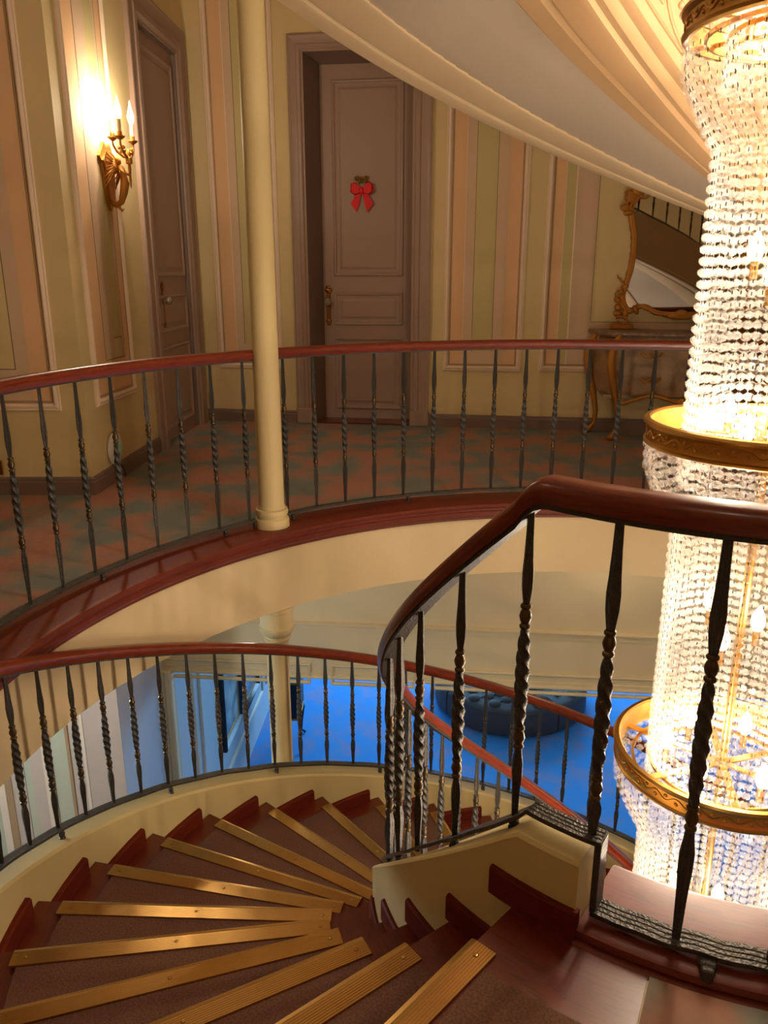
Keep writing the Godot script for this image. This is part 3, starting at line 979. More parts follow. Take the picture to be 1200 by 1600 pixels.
func rail_profile(r: float, w: float, top: float, h: float) -> PackedVector2Array:
	return pv([r - w * 0.36, top - h, r + w * 0.36, top - h, r + w * 0.40, top - h * 0.86, r + w * 0.5, top - h * 0.66, r + w * 0.5, top - h * 0.42, r + w * 0.42, top - h * 0.18, r + w * 0.24, top - h * 0.03, r, top, r - w * 0.24, top - h * 0.03, r - w * 0.42, top - h * 0.18, r - w * 0.5, top - h * 0.42, r - w * 0.5, top - h * 0.66, r - w * 0.40, top - h * 0.86])

func flat_rail(r: float, w: float, y: float) -> PackedVector2Array:
	var p := PackedVector2Array([Vector2(r - w / 2, y - 0.011), Vector2(r + w / 2, y - 0.011), Vector2(r + w / 2, y)])
	var n := 4
	for k in range(1, n):
		var x := r + w / 2 - w * k / n
		p.append(Vector2(x + 0.0022, y)); p.append(Vector2(x, y - 0.0025)); p.append(Vector2(x - 0.0022, y))
	p.append(Vector2(r - w / 2, y))
	return p

# hammered, slightly wavy flat bar
func wavy(fr: Array, amp: float) -> Array:
	var u := rng.randf_range(0, 9)
	for f in fr:
		u += 0.9
		f[0] = f[0] + Vector3(0, amp * (sin(u) + 0.6 * sin(u * 0.43 + 1.0)), 0) + f[1] * amp * sin(u * 0.77 + 2.0)
	return fr

func foot(parent: Node3D, p: Vector3, h: float) -> void:
	var mb := MB.new()
	mb.lathe(pv([0.0, 0.0, 0.012, 0.0, 0.013, h * 0.15, 0.009, h * 0.3, 0.012, h * 0.5, 0.011, h * 0.7, 0.008, h * 0.85, 0.011, h, 0.0, h]), 10)
	var o := obj("foot", mb, M.iron, parent)
	o.position = p

func stair_railing(yf: Callable, label: String, last: float) -> void:
	# outer railing of the stair
	var so := thing("stair_railing", label, "railing")
	var mb := MB.new()
	mb.sweep(arcf(TH0 + 1, 409, 180, yf), rail_profile(RO, 0.062, 0.885, 0.05), true, false, true, 50)
	obj("handrail", mb, M.rail_wood, so)
	mb = MB.new()
	mb.sweep(arcf(TH0 + 1, 409, 180, yf), rect(RO - 0.016, RO + 0.016, 0.826, 0.836))
	obj("top_bar", mb, M.iron, so)
	mb = MB.new()
	mb.tube([at(133.2, RG, yf.call(TH0) + 0.913), at(133.4, RG - 0.07, yf.call(TH0) + 0.905), at(134.2, RO + 0.06, yf.call(TH0) + 0.872), at(135.3, RO, yf.call(TH0) + 0.858)], 0.028, 12)
	obj("handrail_return", mb, M.rail_wood, so)
	mb = MB.new()
	mb.sweep(wavy(arcf(TH0 + 1, 409, 220, yf), 0.0014), flat_rail(RO, 0.04, 0.163))
	obj("base_rail", mb, M.iron_low, so)
	for k in range(-11, 50):
		var th := 185.8 + 4.42 * k
		if th < TH0 + 2 or th > last:
			continue
		baluster(so, at(th, RO, yf.call(th) + 0.16), 0.67, 0.195, 0.455, th)
		if posmod(k, 4) == 1:
			foot(so, at(th, RO - 0.012, yf.call(th) + 0.116), 0.04)

func build_railings() -> void:
	knuckle_mesh = make_knuckle()
	var hg := 0.938
	# gallery railing in two lengths
	for e in [[134.0, 228.3, "gallery railing left of the column, twisted iron balusters under a red wood handrail", 196.8 - 4.24 * 14, 22], [230.7, 410.0, "gallery railing right of the column, running past the bowed door to the commode", 232.4, 42]]:
		var g := thing("gallery_railing", e[2], "railing")
		var mb := MB.new()
		mb.sweep(arcf(e[0], e[1], int((e[1] - e[0]) * 0.7), level), rail_profile(RG, 0.062, hg, 0.048), true, false, true, 50)
		# rounded end at the column
		mb.blob(at(e[1] if e[0] < 200 else e[0], RG, hg - 0.024), Vector3(0.029, 0.024, 0.029), 12, 8)
		obj("handrail", mb, M.rail_wood, g)
		mb = MB.new()
		mb.sweep(arcf(e[0], e[1], int((e[1] - e[0]) * 0.7), level), rect(RG - 0.016, RG + 0.016, hg - 0.056, hg - 0.047))
		obj("top_bar", mb, M.iron, g)
		mb = MB.new()
		mb.sweep(wavy(arcf(e[0], e[1], int((e[1] - e[0]) * 0.9), level), 0.0012), flat_rail(RG, 0.04, 0.072))
		obj("base_rail", mb, M.iron_low, g)
		for k in e[4]:
			var th: float = e[3] + 4.2 * k if e[0] > 200 else 196.8 - 4.3 * 14 + 4.3 * k
			if th < e[0] + 1 or th > e[1] - 1:
				continue
			baluster(g, at(th, RG, 0.07), 0.815, 0.255, 0.555, th)
			if k % 4 == 0 or k == e[4] - 1:
				foot(g, at(th + 0.6, RG - 0.012, 0.028), 0.036)
	stair_railing(nose, "railing on the outer curb of the stair, curving across the picture below the gallery", 340.0)
	var up := func(th: float) -> float: return STOREY + nose(th)
	stair_railing(up, "railing on the outer edge of the upper flight, seen only in the mirror", 405.0)
	# railing of the landing, going on down the inner side of the stair
	var si := thing("landing_railing", "dark handrail and balusters in front, from the landing round the inner side of the stair", "railing")
	var mb := MB.new()
	var hf := func(th: float) -> float:
		var t := th - 135.6
		return -SLOPE * (t + 1.5) if t > 2.0 else (-SLOPE * 3.5 * pow((t + 2.0) / 4.0, 2.0) if t > -2.0 else 0.0)
	mb.sweep(arcf(55, 409, 300, hf), rail_profile(RI, 0.066, 0.94, 0.05), true, false, true, 50)
	obj("handrail", mb, M.rail_wood, si)
	mb = MB.new()
	mb.sweep(arcf(55, 409, 300, hf), rect(RI - 0.018, RI + 0.018, 0.878, 0.891))
	obj("top_bar", mb, M.iron, si)
	mb = MB.new()
	mb.sweep(wavy(arcf(55, 124.6, 90, level), 0.0013), flat_rail(RI, 0.05, 0.055))
	obj("base_rail", mb, M.iron_low, si)
	mb = MB.new()
	var bf := func(th: float) -> float: return nose(maxf(th, 133.2)) + (0.014 if th < 134.0 else 0.0)
	mb.sweep(wavy(arcf(124.2, 409, 300, bf), 0.0010), flat_rail(RI, 0.045, 0.208))
	obj("stair_base_rail", mb, M.iron_low, si)
	mb = MB.new()
	var q := at(124.4, RI, 0)
	mb.box(Vector3(q.x, 0.135, q.z), Vector3(0.045, 0.17, 0.014), 0.002, Basis(Vector3.UP, -deg_to_rad(124.4)))
	obj("upright", mb, M.iron_low, si)
	for th in [65.0, 75.0, 85.0, 95.0, 105.0, 115.0]:
		baluster(si, at(th, RI, 0.052), 0.84, 0.275, 0.585, th)
	for th in [60.0, 80.0, 97.0, 111.5]:
		# bracket that bears the rail on the moulded edge of the kerb
		var br := MB.new()
		var B := Basis(Vector3.UP, -deg_to_rad(th))
		br.box(at(th, RI + 0.016, 0.038), Vector3(0.05, 0.018, 0.032), 0.003, B)
		br.box(at(th, RI + 0.048, 0.024), Vector3(0.016, 0.042, 0.024), 0.003, B)
		obj("foot", br, M.iron, si)
	baluster(si, at(125.6, RI, 0.215), 0.672, 0.112, 0.425, 125.6)
	for th in [136.2, 147.0, 157.2, 165.8, 174.5, 184.0, 193.5, 203.0, 211.8, 219.2, 226.0, 232.6, 240.0, 246.0, 252.4, 259.0, 265.5, 272.0, 278.5, 285.0, 292.0, 300.0, 308.0, 316.0, 324.0, 332.0, 340.0, 348.0, 356.0]:
		baluster(si, at(th, RI, nose(th) + (0.195 if th > 140 else 0.20)), 0.70 if th > 140 else 0.695, 0.20, 0.475, th)
		if th < 140 or int(th) % 3 == 0:
			foot(si, at(th, RI, nose(th) + 0.172), 0.03)

# ------------------------------------------------------------------ chandelier
func bead(mb: MB, c: Vector3, d: Vector3, t0: float, R: float) -> void:
	var side := d.cross(Vector3(0, 0, 1)).normalized()
	var rings := []
	for e in [[-0.0108, 0.30], [-0.0045, 0.97], [0.0045, 0.97], [0.0108, 0.30]]:
		var row := []
		for k in 8:
			var t := t0 + TAU * k / 8
			row.append(c + d * e[0] + (side * cos(t) + Vector3(0, 0, 1) * sin(t)) * R * e[1])
		rings.append(row)
	for j in 3:
		for k in 8:
			var k2 := (k + 1) % 8
			var f := [rings[j][k], rings[j][k2], rings[j + 1][k2], rings[j + 1][k]]
			var nn: Vector3 = (f[1] - f[0]).cross(f[2] - f[0]).normalized()
			if nn.dot((f[0] + f[2]) * 0.5 - c) < 0.0:
				nn = -nn
			mb.flat(f, nn)

# where the beads of a string sit: [place, direction], path = [[radius, y], ...]
func bead_spots(path: Array) -> Array:
	var spots := []
	var step := 0.0290
	var left := 0.0
	for i in path.size() - 1:
		var a := Vector3(path[i][0], path[i][1], 0)
		var b := Vector3(path[i + 1][0], path[i + 1][1], 0)
		var L := a.distance_to(b)
		while left < L:
			spots.append([a + (b - a) * left / L, (b - a) / L])
			left += step
		left -= L
	return spots

func bead_mesh(path: Array, sd: int) -> ArrayMesh:
	var r := RandomNumberGenerator.new()
	r.seed = sd
	var mb := MB.new()
	for q in bead_spots(path):
		bead(mb, q[0], q[1], r.randf_range(0.0, TAU), 0.0130 * r.randf_range(0.95, 1.04))
	return mb.done()

func wire_mesh(path: Array) -> ArrayMesh:
	# the short dark pins that join one bead to the next
	var mb := MB.new()
	var step := 0.0290
	var left := 0.0145
	for i in path.size() - 1:
		var p := Vector3(path[i][0], path[i][1], 0)
		var q := Vector3(path[i + 1][0], path[i + 1][1], 0)
		var L := p.distance_to(q)
		var d := (q - p) / L
		while left < L:
			mb.tube([p + d * (left - 0.005), p + d * (left + 0.005)], 0.0013, 4)
			left += step
		left -= L
	return mb.done()

func build_chandelier() -> void:
	var ch := thing("chandelier", "tall cylindrical crystal chandelier with brass rings hanging through the stairwell", "chandelier", Transform3D(Basis(), Vector3(CH.x, 0, CH.y)))
	var rings := [2.83, 1.84, 0.85, -0.145, -1.135]
	# ring: band with rims
	var ring := MB.new()
	ring.sweep(arcf(0, 357.5, 143, level, Vector2.ZERO), pv([0.300, 0.0, 0.310, -0.002, 0.318, 0.002, 0.320, 0.008, 0.314, 0.012, 0.312, 0.018, 0.312, 0.048, 0.315, 0.052, 0.323, 0.056, 0.325, 0.062, 0.320, 0.068, 0.308, 0.070, 0.303, 0.064, 0.303, 0.01]), true, true, false, 30)
	var ring_m := ring.done()
	var fz := MB.new()
	var scroll := []
	for k in 360:
		var t := TAU * k / 360
		scroll.append(Vector3(cos(t) * 0.3125, 0.033 + 0.008 * sin(t * 30.0), sin(t) * 0.3125))
	fz.tube(scroll, 0.0028, 5, true)
	for k in 60:
		var t := TAU * (k + 0.5) / 60
		var B := Basis(Vector3.UP, -t)
		fz.blob(B * Vector3(0.3125, 0.033 + (0.006 if k % 2 else -0.006), 0), Vector3(0.004, 0.005, 0.007), 6, 4, B * Basis(Vector3.RIGHT, 0.7 if k % 2 else -0.7))
	var fz_m := fz.done()
	var spoke := MB.new()
	for k in 6:
		var B := Basis(Vector3.UP, TAU * k / 6 + 0.3)
		spoke.box(B * Vector3(0.155, 0.012, 0), Vector3(0.30, 0.006, 0.022), 0.0, B)
	var spoke_m := spoke.done()
	var inner := MB.new()
	for rr in [0.21, 0.262]:
		inner.sweep(arcf(0, 354, 59, level, Vector2.ZERO), rect(rr - 0.004, rr + 0.004, -0.004, 0.006), true, true, false)
	var inner_m := inner.done()
	var mb := MB.new()
	mb.lathe(pv([0.0, -2.0, 0.012, -2.0, 0.012, STOREY + 2.7, 0.0, STOREY + 2.7]), 10)
	obj("stem", mb, M.brass, ch)
	# strings of a full tier and of the last one
	var full := []
	var last := []
	var pf := [[0.306, -0.012], [0.304, -0.075], [0.262, -0.165], [0.214, -0.25], [0.211, -0.40], [0.211, -1.10]]
	var pl := [[0.306, -0.012], [0.304, -0.075], [0.262, -0.165], [0.214, -0.25], [0.211, -0.55], [0.15, -0.72], [0.06, -0.82], [0.015, -0.84]]
	var wf := wire_mesh(pf)
	var wl := wire_mesh(pl)
	var single := []
	for v in 4:
		var sb := MB.new()
		bead(sb, Vector3.ZERO, Vector3(0, -1, 0), v * 0.2, 0.0130)
		single.append(sb.done())
		full.append(bead_mesh(pf, 40 + v))
		last.append(bead_mesh(pl, 60 + v))
	var bulb := MB.new()
	bulb.lathe(pv([0.0, -0.014, 0.011, -0.012, 0.018, 0.002, 0.021, 0.018, 0.017, 0.038, 0.008, 0.056, 0.0, 0.07]), 10, Vector3.ZERO, 60)
	var bulb_m := bulb.done()
	var sock := MB.new()
	sock.lathe(pv([0.0, -0.06, 0.011, -0.06, 0.011, -0.012, 0.0, -0.012]), 8)
	var sock_m := sock.done()
	for i in rings.size():
		var y: float = rings[i]
		var o := obj("ring", ring_m, M.brass, ch)
		o.position.y = y
		var f := obj("frieze", fz_m, M.brass, o)
		o = obj("spokes", spoke_m, M.brass, ch)
		o.position.y = y
		o = obj("inner_hoops", inner_m, M.brass, ch)
		o.position.y = y
		var ns := 52
		for k in ns:
			var facing := i == 1 and k >= 30 and k < 37
			var pick := rng.randi() % 4
			var strand := obj("crystal_strand", wf if facing else (last if i == rings.size() - 1 else full)[pick], M.wire if facing else M.crystal, ch)
			strand.position.y = y + rng.randf_range(-0.004, 0.004)
			if facing:
				for q in bead_spots(pf):
					var cr := obj("crystal", single[rng.randi() % 4], M.crystal, strand)
					cr.position = q[0]
					cr.rotation.z = Vector2(0, -1).angle_to(Vector2(q[1].x, q[1].y))
			else:
				obj("wire", wl if i == rings.size() - 1 else wf, M.wire, strand)
			strand.rotation.y = TAU * k / ns + rng.randf_range(-0.012, 0.012)
		# bulbs: six on the ring, four half way down
		for k in 10:
			var a := TAU * k / 6 + 0.25 if k < 6 else TAU * k / 4 + 0.9
			var rr := 0.165 if k < 6 else 0.10
			var p := Vector3(cos(a) * rr, y + 0.05 if k < 6 else y - 0.50 - 0.06 * (k % 2), sin(a) * rr)
			var b := obj("bulb", bulb_m, M.bulb, ch)
			b.position = p
			var s := obj("socket", sock_m, M.brass, b)
			if k % 2 == 0:
				bulb_light(b, Vector3(0, 0.015, 0), 0.25, WARM, 0.012)
	mb = MB.new()
	mb.lathe(pv([0.0, 0.0, 0.03, 0.0, 0.06, 0.03, 0.13, 0.05, 0.16, 0.09, 0.16, 0.1, 0.0, 0.1]), 24, Vector3(0, STOREY + 2.6, 0))
	obj("ceiling_rose", mb, M.brass, ch)

# ------------------------------------------------------------------ sconce
func build_sconce() -> void:
	var wf := wall_frame(-1.77, -4.69, -1.63, -7.25)
	var s := thing("wall_sconce", "gilt wall sconce with a winged figure and three lit candle bulbs", "sconce", wf * Transform3D(Basis().scaled(Vector3(1.1, 1.08, 1.0)), Vector3(0.66, 1.67, 0)))
	var mb := MB.new()
	# shield back plate: pointed at the foot, eared at the top
	var out := pv([0.0, 0.0, 0.04, 0.04, 0.065, 0.14, 0.08, 0.25, 0.115, 0.285, 0.09, 0.315, 0.07, 0.325, 0.045, 0.365, 0.0, 0.345, -0.045, 0.365, -0.07, 0.325, -0.09, 0.315, -0.115, 0.285, -0.08, 0.25, -0.065, 0.14, -0.04, 0.04])
	mb.sweep([[Vector3(0, 0, 0.0), Vector3.RIGHT, Vector3.UP], [Vector3(0, 0, 0.022), Vector3.RIGHT, Vector3.UP]], out)
	var inn := PackedVector2Array()
	for p in out:
		inn.append((p - Vector2(0, 0.18)) * 0.8 + Vector2(0, 0.18))
	mb.sweep([[Vector3(0, 0, 0.02), Vector3.RIGHT, Vector3.UP], [Vector3(0, 0, 0.034), Vector3.RIGHT, Vector3.UP]], inn)
	obj("backplate", mb, M.gilt, s)
	# winged figure: body curving out from the foot of the plate
	mb = MB.new()
	mb.tube([Vector3(0, 0.05, 0.02), Vector3(0, 0.03, 0.05), Vector3(0, 0.05, 0.085), Vector3(0, 0.10, 0.105), Vector3(0, 0.15, 0.118), Vector3(0, 0.185, 0.112), Vector3(0, 0.22, 0.10), Vector3(0, 0.245, 0.092)], [0.014, 0.016, 0.019, 0.025, 0.028, 0.022, 0.026, 0.013], 10)
	mb.tube([Vector3(0, 0.05, 0.045), Vector3(0, 0.02, 0.07), Vector3(0.0, 0.0, 0.085), Vector3(0.0, 0.012, 0.098)], [0.012, 0.01, 0.008, 0.003], 8)
	mb.blob(Vector3(0, 0.265, 0.088), Vector3(0.016, 0.02, 0.017), 10, 8)
	mb.blob(Vector3(0, 0.275, 0.078), Vector3(0.017, 0.016, 0.014), 8, 6)
	for sg in [-1.0, 1.0]:
		mb.tube([Vector3(0.015 * sg, 0.225, 0.10), Vector3(0.03 * sg, 0.20, 0.13), Vector3(0.004 * sg, 0.195, 0.155)], [0.008, 0.007, 0.006], 8)
	obj("figure", mb, M.gilt, s)
	for sg in [-1.0, 1.0]:
		mb = MB.new()
		for k in 8:
			var t := k / 7.0
			# long feathers fan from the shoulder back to the plate
			var root := Vector3(0.016 * sg, 0.225, 0.085)
			var tip := Vector3((0.045 + 0.03 * sin(t * 2.0)) * sg, 0.315 - 0.19 * t, 0.035 - 0.01 * t)
			mb.tube([root, root.lerp(tip, 0.4) + Vector3(0.012 * sg, 0.012, 0.006), tip], [0.007, 0.0095, 0.003], 6)
		obj("wing", mb, M.gilt, s)
	# torch stem and its collar
	var c := Vector3(0.0, 0.0, 0.155)
	mb = MB.new()
	mb.lathe(pv([0.0, 0.12, 0.004, 0.13, 0.008, 0.17, 0.006, 0.19, 0.011, 0.23, 0.009, 0.25, 0.02, 0.255, 0.021, 0.285, 0.013, 0.292, 0.016, 0.31, 0.007, 0.33, 0.0, 0.335]), 12, c)
	obj("stem", mb, M.gilt, s)
	var arms := [Vector2(-0.05, -0.07), Vector2(-0.085, -0.01), Vector2(0.085, 0.0)]
	for a in arms:
		mb = MB.new()
		var e := Vector3(a.x, 0, a.y)
		mb.tube([c + Vector3(0, 0.285, 0), c + e * 0.35 + Vector3(0, 0.29, 0), c + e * 0.8 + Vector3(0, 0.315, 0), c + e + Vector3(0, 0.345, 0), c + e * 1.02 + Vector3(0, 0.37, 0)], [0.009, 0.008, 0.007, 0.008, 0.006], 8)
		mb.blob(c + e * 0.62 + Vector3(0, 0.335, 0), Vector3(0.011, 0.011, 0.011), 8, 6)
		mb.blob(c + e * 0.5 + Vector3(0, 0.315, 0), Vector3(0.008, 0.012, 0.008), 8, 6)
		mb.lathe(pv([0.0, 0.365, 0.008, 0.367, 0.022, 0.376, 0.031, 0.384, 0.031, 0.388, 0.014, 0.388, 0.015, 0.41, 0.0, 0.41]), 16, c + e)
		var arm := obj("arm", mb, M.gilt, s)
		mb = MB.new()
		mb.lathe(pv([0.0, 0.405, 0.0125, 0.405, 0.0125, 0.475, 0.0, 0.475]), 12, c + e)
		obj("candle_tube", mb, M.candle, arm)
		mb = MB.new()
		mb.lathe(pv([0.0, -0.01, 0.011, -0.008, 0.020, 0.014, 0.0215, 0.033, 0.016, 0.058, 0.008, 0.085, 0.0025, 0.112, 0.0, 0.118]), 12, Vector3.ZERO, 60)
		var b := obj("flame_bulb", mb, M.bulb, s)
		b.position = c + e + Vector3(0, 0.482, 0)
		bulb_light(b, Vector3(0, 0.03, 0), 0.2, WARM, 0.016)

func ceiling_lamp(p: Vector3, energy: float, label: String, col := Color(1.0, 0.94, 0.86)) -> void:
	var l := thing("ceiling_lamp", label, "lamp", Transform3D(Basis(), p), "flush ceiling lamps")
	var mb := MB.new()
	mb.lathe(pv([0.0, 0.0, 0.15, 0.0, 0.15, -0.02, 0.14, -0.03, 0.0, -0.03]), 24)
	obj("base", mb, M.brass, l)
	mb = MB.new()
	mb.lathe(pv([0.13, -0.03, 0.125, -0.05, 0.09, -0.075, 0.0, -0.085]), 24, Vector3.ZERO, 60)
	obj("glass", mb, M.lamp_glass, l)
	bulb_light(l, Vector3(0, -0.13, 0), energy, col, 0.1)

# ------------------------------------------------------------------ commode and mirror
func outline(w: float, d: float, bulge: float) -> PackedVector2Array:
	# plan of a serpentine commode: back on y = 0, front at +y
	var p := PackedVector2Array()
	p.append(Vector2(w, 0))
	for i in 13:
		var t := i / 12.0
		var x := w * 0.80 * (1.0 - 2.0 * t)
		var y := d * (0.80 + bulge * sin(PI * t) + 0.04 * cos(TAU * 1.5 * (t - 0.5)))
		p.append(Vector2(x * (1.0 + 0.0), y))
	p.append(Vector2(-w, 0))
	return p

func body_grid(mb: MB, y0: float, y1: float, n: int, grow: float, i0 := 0, i1 := 15) -> void:
	# bombe body between two heights, over the outline points i0..i1
	var rows := []
	for j in n + 1:
		var y := lerpf(y0, y1, float(j) / n)
		var t := (y - 0.30) / 0.55
		var belly := 1.0 + 0.13 * sin(PI * clampf(t, 0, 1) * 0.9 + 0.35) - 0.09
		var o := outline(0.66 * belly + grow, 0.40 * belly + grow, 0.16)
		var row := []
		for i in range(i0, i1):
			row.append(Vector3(o[i].x, y, o[i].y))
		rows.append(row)
	var K: int = rows[0].size()
	var b := mb.v.size()
	for j in n + 1:
		for i in K:
			var dx: Vector3 = rows[j][mini(i + 1, K - 1)] - rows[j][maxi(i - 1, 0)]
			var dy: Vector3 = rows[mini(j + 1, n)][i] - rows[maxi(j - 1, 0)][i]
			var q := dx.cross(dy).normalized()
			if q.dot(Vector3(rows[j][i].x, 0, rows[j][i].z - 0.1)) < 0:
				q = -q
			mb.put(rows[j][i], q, Vector2(i * 0.1, rows[j][i].y))
	for j in n:
		for i in K - 1:
			var p := b + j * K + i
			mb.tri(p, p + 1, p + K + 1)
			mb.tri(p, p + K + 1, p + K)

func build_commode_and_mirror() -> void:
	var wf := wall_frame(-1.63, -7.25, 0.2, -6.9755)
	var c := thing("commode", "low bombe commode with painted drawers and gilded cabriole legs against the back wall", "commode", wf * Transform3D(Basis(), Vector3(4.08, 0, 0.03)))
	var mb := MB.new()
	body_grid(mb, 0.36, 0.82, 10, 0.0)
	mb.box(Vector3(0, 0.35, 0.17), Vector3(1.2, 0.02, 0.3))
	obj("body", mb, M.painted, c)
	mb = MB.new()
	var top := outline(0.72, 0.44, 0.16)
	mb.sweep([[Vector3(0, 0.815, 0), Vector3(0.97, 0, 0), Vector3(0, 0, 0.97)], [Vector3(0, 0.83, 0), Vector3(1, 0, 0), Vector3(0, 0, 1)], [Vector3(0, 0.845, 0), Vector3(1.0, 0, 0), Vector3(0, 0, 1.0)], [Vector3(0, 0.855, 0), Vector3(0.98, 0, 0), Vector3(0, 0, 0.98)]], top, true, false, true, 60)
	obj("top", mb, M.marble, c)
	for r in [[0.42, 0.585], [0.61, 0.775]]:
		mb = MB.new()
		body_grid(mb, r[0], r[1], 5, 0.008, 2, 13)
		var d := obj("drawer", mb, M.painted, c)
		var ym: float = (r[0] + r[1]) / 2
		for sg in [-1.0, 1.0]:
			mb = MB.new()
			var zz := 0.435 if r[0] > 0.5 else 0.455
			mb.tube([Vector3(0.27 * sg - 0.08, ym + 0.012, zz), Vector3(0.27 * sg - 0.045, ym - 0.02, zz + 0.018), Vector3(0.27 * sg, ym - 0.008, zz + 0.03), Vector3(0.27 * sg + 0.045, ym - 0.02, zz + 0.018), Vector3(0.27 * sg + 0.08, ym + 0.012, zz)], [0.011, 0.008, 0.011, 0.008, 0.011], 8)
			mb.blob(Vector3(0.27 * sg, ym - 0.005, zz + 0.015), Vector3(0.022, 0.018, 0.012), 8, 6)
			obj("handle", mb, M.gilt, d)
	for sx in [-1.0, 1.0]:
		for fz in [0, 1]:
			mb = MB.new()
			var z0 := 0.36 if fz else 0.05
			var oz := 1.0 if fz else 0.1
			var inset: float = 0.145 * sx if fz else 0.0
			mb.tube([Vector3(0.655 * sx - inset, 0.83, z0), Vector3(0.70 * sx - inset, 0.74, z0 + 0.03 * oz), Vector3(0.715 * sx - inset, 0.62, z0 + 0.045 * oz), Vector3(0.69 * sx - inset, 0.48, z0 + 0.03 * oz), Vector3(0.645 * sx - inset, 0.33, z0 - 0.01 * oz), Vector3(0.615 * sx - inset, 0.18, z0 - 0.03 * oz), Vector3(0.625 * sx - inset, 0.08, z0 - 0.01 * oz), Vector3(0.665 * sx - inset, 0.03, z0 + 0.03 * oz), Vector3(0.69 * sx - inset, 0.022, z0 + 0.045 * oz)], [0.022, 0.03, 0.033, 0.03, 0.026, 0.019, 0.017, 0.022, 0.016], 10)
			mb.blob(Vector3(0.672 * sx - inset, 0.024, z0 + 0.03 * oz), Vector3(0.034, 0.024, 0.03), 10, 6)
			obj("leg", mb, M.gilt, c)
	mb = MB.new()
	var pts := []
	var rad := []
	for i in 41:
		var t := i / 40.0
		var x := lerpf(-0.49, 0.49, t)
		pts.append(Vector3(x, 0.355 - 0.03 * cos(t * TAU * 2.0) - 0.03 * absf(2 * t - 1), 0.37 + 0.07 * sin(PI * t)))
		rad.append(0.012 + 0.005 * absf(sin(t * 31.0)))
	mb.tube(pts, rad, 8)
	mb.blob(Vector3(0, 0.335, 0.445), Vector3(0.06, 0.03, 0.015), 10, 6)
	obj("apron", mb, M.gilt, c)
	# mirror standing on it
	var m := thing("wall_mirror", "gilded rococo mirror standing on the commode, its glass reflecting the stairwell", "mirror", wf * Transform3D(Basis(), Vector3(4.08, 0.888, 0.05)))
	var left := [Vector2(-0.30, 1.10), Vector2(-0.36, 1.05), Vector2(-0.46, 0.92), Vector2(-0.455, 0.82), Vector2(-0.425, 0.68), Vector2(-0.42, 0.54), Vector2(-0.43, 0.42), Vector2(-0.455, 0.32), Vector2(-0.475, 0.22), Vector2(-0.455, 0.14), Vector2(-0.40, 0.11), Vector2(-0.34, 0.145), Vector2(-0.28, 0.14), Vector2(-0.20, 0.10), Vector2(-0.10, 0.085), Vector2(0.0, 0.09)]
	var cv := Curve2D.new()
	for i in left.size():
		var tn: Vector2 = (left[mini(i + 1, left.size() - 1)] - left[maxi(i - 1, 0)]) / 6.0
		cv.add_point(left[i], -tn, tn)
	var loop := []
	var lr := cv.tessellate_even_length(4, 0.03)
	for p in lr:
		loop.append(p)
	var right := []
	for i in range(lr.size() - 2, -1, -1):
		right.append(Vector2(-lr[i].x, lr[i].y))
	loop.append_array(right)
	for k in range(1, 8):
		var t := k / 8.0
		loop.append(Vector2(lerpf(0.30, -0.30, t), 1.10 + 0.16 * sin(PI * t)))
	mb = MB.new()
	var p3 := []
	rad = []
	for i in loop.size():
		p3.append(Vector3(loop[i].x, loop[i].y, 0.0))
		rad.append(0.021 + 0.004 * sin(i * 1.7))
	mb.tube(p3, rad, 8, true)
	var ins := []
	for p in loop:
		ins.append(Vector3(p.x * 0.965, (p.y - 0.6) * 0.975 + 0.6, 0.014))
	mb.tube(ins, 0.009, 6, true)
	obj("frame", mb, M.gilt, m)
	for sg in [-1.0, 1.0]:
		mb = MB.new()
		for q in [[-0.47, 0.98, 0.05, 0.05], [-0.42, 1.02, 0.035, 0.06], [-0.50, 0.90, 0.03, 0.05], [-0.48, 0.86, 0.025, 0.04], [-0.49, 0.26, 0.022, 0.035], [-0.51, 0.20, 0.024, 0.03], [-0.50, 0.14, 0.03, 0.03], [-0.44, 0.09, 0.035, 0.025], [-0.36, 0.12, 0.04, 0.022], [-0.46, 0.30, 0.018, 0.03], [-0.50, 0.09, 0.025, 0.035]]:
			mb.blob(Vector3(q[0] * sg, q[1], 0.01), Vector3(q[2], q[3], 0.026), 8, 6, Basis(Vector3(0, 0, 1), sg * q[0] * 3.0))
		for k in 9:
			var q := Vector3((-0.475 - 0.03 * sin(k * 0.9)) * sg, 0.16 + 0.024 * k, 0.012)
			mb.tube([q, q + Vector3(-0.022 * sg, 0.018, 0.012), q + Vector3(-0.03 * sg, 0.042, 0.0)], [0.010, 0.009, 0.003], 6)
		for k in 7:
			var a := 1.2 + k * 0.5
			var q := Vector3((-0.43 + 0.05 * cos(a)) * sg, 0.985 + 0.06 * sin(a), 0.016)
			mb.tube([q, q + Vector3(0.03 * cos(a) * sg, 0.03 * sin(a), 0.012), q + Vector3(0.052 * cos(a + 0.5) * sg, 0.052 * sin(a + 0.5), 0.0)], [0.012, 0.010, 0.003], 6)
		obj("carved_leaves", mb, M.gilt, m)
		mb = MB.new()
		# scroll at the shoulder
		var sc := []
		var rr := []
		for k in 22:
			var t := k / 21.0
			var a := 0.6 + t * 6.6
			sc.append(Vector3((-0.36 + (0.085 - 0.06 * t) * cos(a)) * sg, 1.02 + (0.085 - 0.06 * t) * sin(a), 0.02))
			rr.append(0.018 - 0.009 * t)
		mb.tube(sc, rr, 8)
		obj("shoulder_scroll", mb, M.gilt, m)
		mb = MB.new()
		# foot scroll
		sc = []
		rr = []
		for k in 18:
			var t := k / 17.0
			var a := 2.4 - t * 5.6
			sc.append(Vector3((-0.47 + (0.06 - 0.035 * t) * cos(a)) * sg, 0.035 + (0.035 - 0.02 * t) * sin(a), 0.02))
			rr.append(0.014 - 0.005 * t)
		mb.tube(sc, rr, 8)
